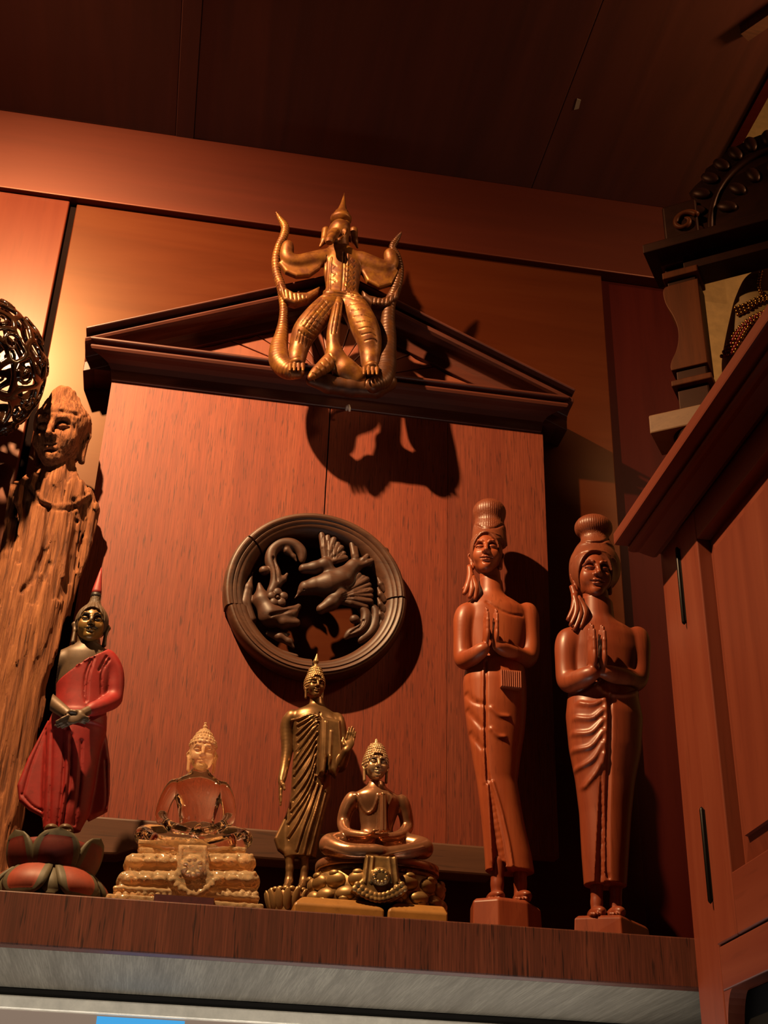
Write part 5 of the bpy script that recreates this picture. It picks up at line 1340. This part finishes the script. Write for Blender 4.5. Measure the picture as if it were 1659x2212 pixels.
hand(S, G7.P(1280, 1446, -.044), (1, 0, 0), up, (0, 1, 0), 0.062, -0.02); hand(S, G7.P(1302, 1446, -.044), (-1, 0, 0), up, (0, 1, 0), 0.060, -0.02)
S.build('torso', M_TEAK2, lb)
fr = Frame(G7.P(1280, 1246, -.006), 57*G7.px(1280, 1246), -3, 4)
lo, hi = headbox(fr, -1.15, 1.3, 1.15)
S = SDF(lo, hi, 0.0007); face(S, fr, 0.92, ears=1, brow=0.8, lip=0.9, earlen=0.55); S.build('head', M_TEAK2, lb)
lo = G7.P(1215, 1312); hi = G7.P(1355, 1105)
S = SDF((lo[0], -0.220, lo[2]), (hi[0], -0.10, hi[2]), 0.0010)
haircap(S, fr, 1.0, 0.13, -0.85, 0.88, 0.80)
S.ell(G7.P(1285, 1226, .006), (56*G7.px(1285, 1226), 52*G7.px(1285, 1226), 60*G7.px(1285, 1226)), None, 0.004)
S.ell(fr.p(0, -1.12, -0.42), np.array((0.82, 1.22, 1.22))*fr.s, fr.R, 0.03*fr.s, True)
S.loft(G7.rows([(1186, 1246, 1326, .9, .004), (1172, 1254, 1318, .9, .004), (1160, 1256, 1314, .9, .004), (1150, 1260, 1308, .9, .004)]), 0.008, sm=3)
bp2 = G7.P(1282, 1141, .004); S.ell(bp2, (41*G7.px(1282, 1141), 38*G7.px(1282, 1141), 29*G7.px(1282, 1141)), None, 0.005)
S.disp(lambda X, Y, Z: 0.00035*np.cos(np.arctan2(X-bp2[0], bp2[1]-Y)*48), (lo[0], -0.22, G7.P(1283, 1170)[2]), (hi[0], -0.10, hi[2]))
f7 = sinfield(37, 10, 1600, 220); S.disp(lambda X, Y, Z: 0.00030*f7(X, Y, Z), lo, hi)
S.pxetch([(1246, 1162), (1265, 1170), (1300, 1170), (1322, 1160)], 0.0014, 0.0025)
S.pxetch([(1234, 1216), (1250, 1196), (1280, 1188), (1310, 1194), (1330, 1212)], 0.0012, -0.0014)
S.build('hair', M_TEAKHAIR, lb)
tassel(G7, [[(1236, 1266, -.012, 5), (1242, 1290, -.014, 6), (1236, 1316, -.016, 3)], [(1240, 1284, -.014, 5), (1246, 1320, -.018, 6), (1232, 1352, -.018, 3)], [(1244, 1290, -.014, 5), (1254, 1326, -.018, 6), (1240, 1362, -.018, 3)], [(1248, 1290, -.014, 5), (1264, 1322, -.018, 6), (1254, 1358, -.018, 3)], [(1242, 1280, -.014, 5), (1240, 1310, -.016, 5), (1226, 1340, -.016, 3)]], lb, M_TEAK2)
lo = G7.P(1250, 1990); hi = G7.P(1365, 1900)
S = SDF((lo[0], -0.215, 0.02), (hi[0], -0.135, hi[2]), 0.0012)
for x in (1289, 1330):
    G7.chain(S, [(x, 1900, .002, 16), (x, 1950, .002, 12), (x, 1978, 0, 13)], 0.004)
    S.ell(G7.P(x, 1975, -.016), (0.010, 0.022, 0.0085), None, 0.004)
    for k in range(5): S.ell(G7.P(x-13+6.5*k, 1976, -.036+.002*abs(k-1)), (0.0026, 0.006, 0.0034), None, 0.001)
S.build('feet', M_TEAK2, lb)
z1 = G7.P(1300, 1980, -.03)[2]
block(fp(G7, [(1240, -.030), (1340, -.050), (1398, .0), (1390, .04), (1250, .04)]), fp(G7, [(1236, -.032), (1342, -.052), (1402, .0), (1392, .042), (1248, .042)]), z1, 0.0, 'pedestal', M_TEAK2, lb)

# ------------------------------------------------------------------ gilt winged figure on the pediment, two serpents at its sides
G8 = Fig(-0.124)
c = G8.P(735, 845); GB = (c[0], -0.124, c[2])
ga_ = thing('gilt_winged_figure', 'carved gilded figure with spired crown and raised arms gripping two serpents, on the pediment', 'statue', GB)
lo = G8.P(570, 862); hi = G8.P(880, 520)
zhi = G8.P(735, 525)[2]
S = SDF((lo[0], -0.185, lo[2]), (hi[0], -0.088, zhi), 0.0010)
S.loft(G8.rows([(536, 712, 758, .8), (548, 700, 776, .6), (570, 697, 782, .58), (600, 700, 778, .6), (626, 704, 774, .6), (640, 698, 778, .62), (655, 700, 776, .62), (668, 708, 770, .6)], dy=-.004), 0.0)
G8.chain(S, cpx([(706, 556, -.004, 17), (672, 562, -.006, 15), (640, 566, -.008, 13), (620, 556, -.010, 12), (622, 530, -.012, 11)]), 0.005)
G8.chain(S, cpx([(774, 560, -.004, 17), (805, 572, -.004, 16), (834, 580, -.004, 14), (846, 566, -.006, 12), (842, 548, -.008, 11)]), 0.005)
# sleeves hanging from the arms
polySDF(S, [G8.P(x, y, -.004) for x, y in ((600, 572), (616, 592), (640, 602), (668, 600), (690, 584), (704, 560), (660, 560), (620, 560))], -0.136, -0.124, 0.004, 0.004)
polySDF(S, [G8.P(x, y, -.002) for x, y in ((860, 590), (845, 618), (818, 626), (792, 612), (776, 584), (790, 562), (840, 572))], -0.134, -0.122, 0.004, 0.004)
# thighs and lower legs, feathered
G8.chain(S, cpx([(716, 655, -.006, 24), (690, 680, -.014, 25), (668, 704, -.020, 24), (655, 724, -.016, 21), (646, 752, -.010, 17), (640, 780, -.012, 16)]), 0.006)
G8.chain(S, cpx([(760, 655, -.006, 24), (776, 684, -.012, 27), (790, 712, -.016, 26), (798, 738, -.014, 22), (800, 765, -.010, 18), (800, 790, -.012, 16)]), 0.006)
for x, y in ((640, 792), (800, 800)):
    S.ell(G8.P(x, y, -.022), (0.013, 0.020, 0.009), None, 0.004)
    for k in range(4): S.cone(G8.P(x-13+9*k, y-4, -.036), G8.P(x-14+9.4*k, y+8, -.042), 0.0034, 0.0018, 0.001)
for i in range(7):   # panel on the chest and rows of scales
    y = 556+i*12
    S.pxetch([(746, y), (751, y+6), (757, y)], 0.0008, 0.0018); S.pxetch([(757, y+6), (762, y+12), (767, y+6)], 0.0008, 0.0018)
S.pxetch([(706, 552), (704, 590), (702, 624)], 0.0010, 0.0024); S.pxetch([(742, 545), (741, 590), (738, 628)], 0.0010, 0.0024); S.pxetch([(716, 556), (713, 590), (712, 626)], 0.0009, -0.0016)
S.pxetch([(752, 548), (750, 590), (746, 628)], 0.0009, -0.0016)
for y in (575, 592, 608): S.pxetch([(718, y-5), (726, y), (720, y+5)], 0.0008, 0.0014)
S.pxetch([(690, 632), (720, 630), (750, 634), (782, 642)], 0.0022, -0.0030); S.pxetch([(692, 640), (720, 638), (750, 642), (780, 650)], 0.0009, 0.0022)
for k in range(7):   # lattice on the left thigh
    S.pxetch([(700-9*k, 648+11*k), (712-9*k, 664+10*k), (722-8*k, 678+9*k)], 0.0008, 0.0018)
for k in range(4): S.pxetch([(696+8*k, 644+4*k), (672+8*k, 672+4*k), (650+9*k, 700+4*k)], 0.0008, 0.0018)
for k in range(7): S.pxetch([(752+6*k, 658+13*k), (776+5*k, 654+13*k), (796+3*k, 660+13*k)], 0.0008, 0.0014)
for k in range(5): S.pxetch([(646+6*k, 712+4*k), (644+6*k, 722+5*k), (640+7*k, 736+4*k)], 0.0008, 0.0016)
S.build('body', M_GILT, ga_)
# head thrown back: beak, open mouth, spired crown
lo = G8.P(680, 560); hi = G8.P(780, 466)
S = SDF((lo[0], -0.200, lo[2]), (hi[0], -0.09, hi[2]+0.004), 0.0009)
G8.chain(S, [(734, 552, .0, 21), (732, 530, -.004, 20), (730, 508, -.010, 23)], 0.006)
S.ell(G8.P(733, 500, -.008), (0.017, 0.022, 0.019), rotm(0, 0.25), 0.004)
G8.chain(S, [(722, 505, -.026, 13), (712, 520, -.042, 8), (706, 530, -.050, 3)], 0.005)
G8.chain(S, [(742, 492, -.020, 11), (750, 484, -.014, 7)], 0.004)
G8.chain(S, [(748, 480, -.016, 4), (745, 500, -.026, 4), (733, 518, -.036, 4)], 0.002)
S.ell(G8.P(737, 502, -.034), (0.0055, 0.012, 0.0145), rotm(0, 0.3, math.radians(28)), 0.002, True)
G8.chain(S, [(704, 498, .004, 9), (700, 520, .004, 7), (692, 532, .004, 3)], 0.003)
G8.chain(S, [(764, 498, .004, 9), (766, 520, .004, 7), (772, 534, .004, 3)], 0.003)
for k in range(4): S.pxetch([(706+4*k, 540), (708+4*k, 548), (710+4*k, 552)], 0.0008, 0.0015)
S.build('head', M_GILT, ga_)
T = G8.P(744, 417, 0); B0 = G8.P(736, 478, 0)
prof = [(0.0, 25), (0.10, 26), (0.14, 22), (0.20, 21), (0.24, 17), (0.30, 17), (0.34, 13), (0.42, 11), (0.60, 6.5), (0.80, 3.5), (1.0, 0.7)]
MB().loftsec([[B0+(T-B0)*q+np.array((w*0.00066*math.cos(t), w*0.00066*math.sin(t), 0)) for t in np.linspace(0, 2*math.pi, 17)[:-1]] for q, w in prof]).build('spired_crown', M_GILT, ga_, True)
def serpent(name, path, head_tip, mat, fl):
    lo_, hi_ = bbox([G8.P(*q[:3]) for q in path], 0.02)
    S = SDF(lo_, hi_, 0.0010); G8.chain(S, cpx(path), 0.002, kin=0.001)
    pts = curve([G8.P(*q[:3]) for q in path], 24)
    for i in range(3, len(pts)-3, 5):   # rings of scales
        p_ = pts[i]; t = pts[i+1]-pts[i-1]; t /= np.linalg.norm(t); 
        def f(X, Y, Z, p_=p_, t=t): 
            a = (X-p_[0])*t[0]+(Y-p_[1])*t[1]+(Z-p_[2])*t[2]; r2 = (X-p_[0])**2+(Y-p_[1])**2+(Z-p_[2])**2
            return 0.0012*np.exp(-(a/0.0007)**2)*np.exp(-r2/0.012**2)
        S.disp(f, p_-0.014, p_+0.014)
    return S.build(name, mat, ga_)
serpent('serpent', [(597, 459, -.004, 2), (606, 474, -.004, 6), (616, 492, -.004, 9), (612, 512, -.002, 9), (602, 532, .0, 8), (596, 560, .0, 9), (598, 590, .0, 9), (606, 615, .0, 10), (612, 640, .002, 11), (613, 668, .002, 9), (612, 695, .0, 11), (608, 725, -.004, 15), (602, 755, -.008, 20), (604, 782, -.014, 22), (622, 800, -.022, 20), (646, 806, -.028, 12)], None, M_GILT, 1)
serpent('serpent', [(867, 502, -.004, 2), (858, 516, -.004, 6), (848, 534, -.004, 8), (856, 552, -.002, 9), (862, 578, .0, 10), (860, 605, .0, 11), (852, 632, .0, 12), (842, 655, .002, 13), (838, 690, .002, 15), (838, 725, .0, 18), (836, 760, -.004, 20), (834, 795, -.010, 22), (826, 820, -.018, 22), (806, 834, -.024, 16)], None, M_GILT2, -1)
# feathered tails curling inward
S = SDF(G8.P(590, 672)-np.array((0, 0.03, 0)), G8.P(705, 600)+np.array((0, 0.03, 0)), 0.001)
polySDF(S, [G8.P(x, y) for x, y in ((600, 612), (612, 628), (634, 640), (660, 640), (690, 626), (686, 640), (664, 656), (636, 664), (612, 656), (602, 636))], -0.136, -0.117, 0.005, 0.0)
for k in range(7): S.pxetch([(606+9*k, 622+3*k), (608+9*k, 640+2*k)], 0.0009, 0.0016)
S.build('tail_feathers', M_GILT, ga_)
S = SDF(G8.P(770, 690)-np.array((0, 0.03, 0)), G8.P(870, 612)+np.array((0, 0.03, 0)), 0.001)
polySDF(S, [G8.P(x, y) for x, y in ((862, 622), (846, 644), (822, 652), (796, 646), (780, 634), (782, 650), (802, 666), (834, 668), (858, 652))], -0.136, -0.117, 0.005, 0.0)
for k in range(6): S.pxetch([(852-9*k, 634+2*k), (850-9*k, 652+2*k)], 0.0009, 0.0016)
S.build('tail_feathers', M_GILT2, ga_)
# loincloth running down into a scaled tail that sweeps to the left
lo = G8.P(655, 860); hi = G8.P(790, 640)
S = SDF((lo[0], -0.205, lo[2]), (hi[0], -0.10, hi[2]), 0.0010)
G8.chain(S, cpx([(732, 648, -.020, 8), (726, 680, -.026, 11), (720, 715, -.026, 13), (720, 745, -.024, 14), (722, 768, -.022, 17), (704, 788, -.026, 16), (684, 804, -.032, 12), (670, 816, -.036, 6)]), 0.003, kin=0.002)
G8.chain(S, [(722, 765, -.020, 18), (745, 800, -.016, 26), (770, 818, -.012, 26)], 0.006)
S.pxetch([(728, 655), (722, 690), (717, 720)], 0.0009, 0.0018); S.pxetch([(736, 655), (731, 690), (726, 720)], 0.0009, 0.0018)
for k in range(5): S.pxetch([(712-9*k, 764+10*k), (720-9*k, 776+9*k), (724-9*k, 788+9*k)], 0.0009, 0.0016)
S.build('loincloth', M_GILT, ga_)
# base between the serpents' coils
S = SDF(G8.P(660, 866)-np.array((0, 0.06, 0)), G8.P(860, 800)+np.array((0, 0.05, 0)), 0.0013)
G8.chain(S, [(672, 822, -.014, 12), (710, 830, -.010, 20), (760, 836, -.008, 22), (812, 840, -.012, 20), (838, 826, -.010, 20)], 0.006, kin=0.004)
for k in range(4): S.pxetch([(790+8*k, 806), (790+8*k, 834)], 0.0010, 0.0020)
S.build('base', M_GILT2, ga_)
q = G8.P(735, 640); MB().box((q[0]-0.012, -0.116, q[2]-0.02), (q[0]+0.012, -0.0998, q[2]+0.012)).build('mount', M_GILT2, ga_)

# ------------------------------------------------------------------ altar stand on the cabinet, turned across the corner
AZ = math.radians(-35); EX = np.array((math.cos(AZ), math.sin(AZ), 0)); EY = np.array((-math.sin(AZ), math.cos(AZ), 0)); EZ = np.array((0, 0, 1.0))
AO = at(1500, 912, -0.33)              # centre of the left foot block
AB = np.stack([EX, EY, EZ], 1)         # local x along the front, y to the back, z up
al = thing('altar_stand', 'dark carved wooden altar stand with turned posts and scrolled arch above the wall cabinet', 'altar', (AO[0], AO[1], ZCAB))
def aloc(px, py, dy=0.0):
    """a measured point taken on the plane parallel to the altar's front, dy behind the post's centre"""
    n = EY; P0 = AO+EY*dy; r = ray(px, py); t = ((P0-CAM) @ n)/(r @ n); p = CAM+r*t
    return np.array(((p-AO) @ EX, (p-AO) @ EY, p[2]-AO[2]))
hw = 0.030; SPAN = 0.30
zf0, zf1 = aloc(1410, 935, -hw)[2], aloc(1402, 897, -hw)[2]
xl_ = aloc(1402, 915, -hw)[0]
for x0 in (0.0, SPAN):
    bevel(MB().box((x0+xl_, -hw, zf0), (x0-xl_, hw, zf1), AB, AO).build('foot_block', M_BLOCK, al), 0.002)
    MB().lathe([(0.0, ZCAB-AO[2]), (0.026, ZCAB-AO[2]), (0.026, ZCAB-AO[2]+0.01), (0.018, ZCAB-AO[2]+0.02), (0.018, zf0-0.03), (0.027, zf0-0.012), (0.029, zf0), (0.0, zf0)], AO+EX*x0, 28).build('foot_ball', M_ALTARD, al, True)
cx = 0.0
left = [aloc(*v) for v in ((1456, 634), (1443, 640), (1440, 652), (1446, 675), (1461, 700), (1471, 725), (1473, 750), (1468, 775), (1459, 795), (1456, 808), (1458, 818))]
left = [(v[0], v[2]) for v in curve([(a_[0], 0, a_[2]) for a_ in left], 4)]
xr_ = aloc(1527, 725)[0]
def zz(px, py): return aloc(px, py)[2]
for x0, sg in ((0.0, 1), (SPAN, -1)):
    out = [(x0+sg*x, z) for x, z in left]+[(x0+sg*xr_, left[-1][1]), (x0+sg*xr_, left[0][1])]
    bevel(MB().prism(out if sg < 0 else out[::-1], -0.020, 0.020, B=AB, O=AO).build('post', M_ALTAR, al), 0.0012, 2, 50)
    for nm, xa, xb2, za_, zb2, yh, mt in (('capital', aloc(1433, 568)[0], aloc(1509, 568)[0], zz(1470, 588), zz(1470, 546), 0.022, M_ALTAR), ('neck', aloc(1442, 596)[0], xr_-0.003, zz(1470, 604), zz(1470, 588), 0.016, M_ALTARD),  # necks take the dark wood: shade of the recesses put into the colour
                                   ('moulding', aloc(1439, 612)[0], aloc(1517, 612)[0], zz(1470, 618), zz(1470, 604), 0.024, M_ALTAR), ('neck', aloc(1448, 626)[0], xr_-0.003, left[0][1], zz(1470, 618), 0.016, M_ALTARD),
                                   ('neck', aloc(1468, 826)[0], xr_-0.003, zz(1490, 836), left[-1][1], 0.016, M_ALTARD), ('moulding', aloc(1459, 845)[0], xr_+0.004, zz(1490, 849), zz(1490, 836), 0.024, M_ALTAR), ('neck', aloc(1470, 856)[0], xr_-0.003, zf1, zz(1490, 849), 0.016, M_ALTARD)):
        x_ = sorted((x0+sg*xa, x0+sg*xb2))
        bevel(MB().box((x_[0], -yh, za_), (x_[1], yh, zb2), AB, AO).build(nm, mt, al), 0.0015, 2)
ze0 = aloc(1533, 592, 0.0)[2]; ze1 = aloc(1388, 540, -0.05)[2]; zl0, zl1 = aloc(1392, 546, -0.05)[2], aloc(1390, 528, -0.05)[2]
xe = aloc(1388, 537, -0.05)[0]
bevel(MB().box((0.012, -0.022, ze0), (SPAN-0.004, 0.020, zl0), AB, AO).build('lintel', M_ALTARD, al), 0.001)
bevel(MB().box((xe, -0.050, zl0), (SPAN-xe, 0.035, zl1), AB, AO).build('cornice', M_ALTARD, al), 0.0015)
# scroll block and carved arch
a0 = aloc(1432, 500, -0.02); a1 = aloc(1432, 448, -0.02); xs0 = aloc(1432, 480, -.02)[0]; xs1 = aloc(1508, 480, -.02)[0]
for x0, sg in ((0.0, 1), (SPAN, -1)):
    X = lambda v: x0+sg*v if sg > 0 else SPAN-v
    lo_, hi_ = sorted((X(xs0), X(xs1)))
    bevel(MB().box((lo_, -0.022, zl1), (hi_, 0.018, a1[2]), AB, AO).build('scroll_block', M_ALTARD, al), 0.004, 3)
    c_ = np.array((X((xs0*0.35+xs1*0.65)), -0.024, (zl1+a1[2])/2)); pts = [AO+AB @ (c_+np.array((sg*(0.019-0.0022*t)*math.cos(t+0.4), -0.001*t*0.5, (0.019-0.0022*t)*math.sin(t+0.4)))) for t in np.linspace(0, 7.2, 40)]
    MB().tube(pts, [0.0048-0.00005*i for i in range(40)], 8).build('scroll', M_ALTAR, al, True)
aw = (SPAN-2*xs1)/2+0.012; ac = SPAN/2
ztop = aloc(1620, 300, -0.01)[2]
prof = []
for t in np.linspace(math.pi, 0, 41):
    w_ = 1+0.05*math.cos(t*22)
    prof.append((ac+(aw+0.012)*math.cos(t)*w_, zl1+(ztop-zl1)*math.sin(t)**0.8*(0.97+0.03*w_)))
MB().prism(prof[::-1], -0.012, 0.010, B=AB, O=AO).build('arch_panel', M_ALTARD, al)
lf = 0
for row, sc in ((0, 1.0), (1, 0.66)):
    for t in np.linspace(math.pi-0.12, 0.12, 15 if row == 0 else 9):
        p_ = np.array((ac+(aw-0.004)*sc*math.cos(t), -0.014, zl1+(ztop-zl1-0.012)*sc*math.sin(t)**0.8))
        Rl = AB @ rotm(0, 0, -(t-math.pi/2))
        bead('carved_leaf', AO+AB @ p_, (0.0095, 0.006, 0.015), M_ALTARD, al, Rl)
band = [AO+AB @ np.array((ac+(aw-0.026)*math.cos(t), -0.014, zl1+(ztop-zl1-0.036)*math.sin(t)**0.8)) for t in np.linspace(math.pi, 0, 40)]
MB().tube(band, 0.0045, 8).build('arch_band', M_ALTARD, al, True)

# ------------------------------------------------------------------ garlanded figure inside the altar, mostly out of the frame
DY = 0.075
def gp(px, py, dy=0.0): return AO+AB @ aloc(px, py, DY+dy)
gcn = gp(1672, 760)
gf = thing('garlanded_figure', 'olive stone seated figure draped with gold and red bead garlands under the altar arch', 'statue', (gcn[0], gcn[1], ZCAB))
lo_, hi_ = bbox([gp(1552, 790), gp(1740, 535), gp(1672, 560, -.05), gp(1672, 700, .05)], 0.01)
S = SDF((lo_[0], lo_[1], ZCAB), hi_, 0.0016)
rows = []
for py, xl in ((790, 1556), (760, 1560), (720, 1568), (690, 1575), (660, 1582), (630, 1594), (610, 1604), (596, 1622), (580, 1634), (560, 1640)):
    p_ = gp(1672, py); a_ = (1672-xl)*mpp(p_); rows.append((p_[2], p_[0], p_[1], a_, a_*0.6))
rows.append((ZCAB, rows[0][1], rows[0][2], rows[0][3]*1.2, rows[0][4]*1.2))
S.loft(rows)
S.ell(gp(1672, 540), (0.026, 0.028, 0.034), None, 0.006)
S.build('body', M_STONE, gf)
def garland(pts, r, mat, name):
    pts = curve(pts, 10); L = 0; last = None
    for p_ in pts:
        if last is None or np.linalg.norm(p_-last) > r*1.6:
            bead(name, p_, (r, r, r), mat, gf, None, (8, 5)); last = p_
def surf(px, py): 
    h = S.hit(px, py); return (h if h is not None else gp(px, py, -.03)) - EY*0.003
for k in range(3):
    garland([surf(1590+k*3, 668+k*7), surf(1612+k*2, 660+k*6), surf(1640, 646+k*5), surf(1668, 640+k*4)], 0.0030, M_BEADS, 'gold_bead')
for k in range(5):
    garland([surf(1560+k*7, 772-k*2), surf(1576+k*6, 742), surf(1596+k*5, 712), surf(1622+k*4, 690), surf(1660, 672+k*3)], 0.0029, M_REDBEAD if k in (1, 3) else M_BEADS, 'red_bead' if k in (1, 3) else 'gold_bead')
garland([surf(1645, 590), surf(1640, 620), surf(1646, 640)], 0.0028, M_BEADS, 'gold_bead')
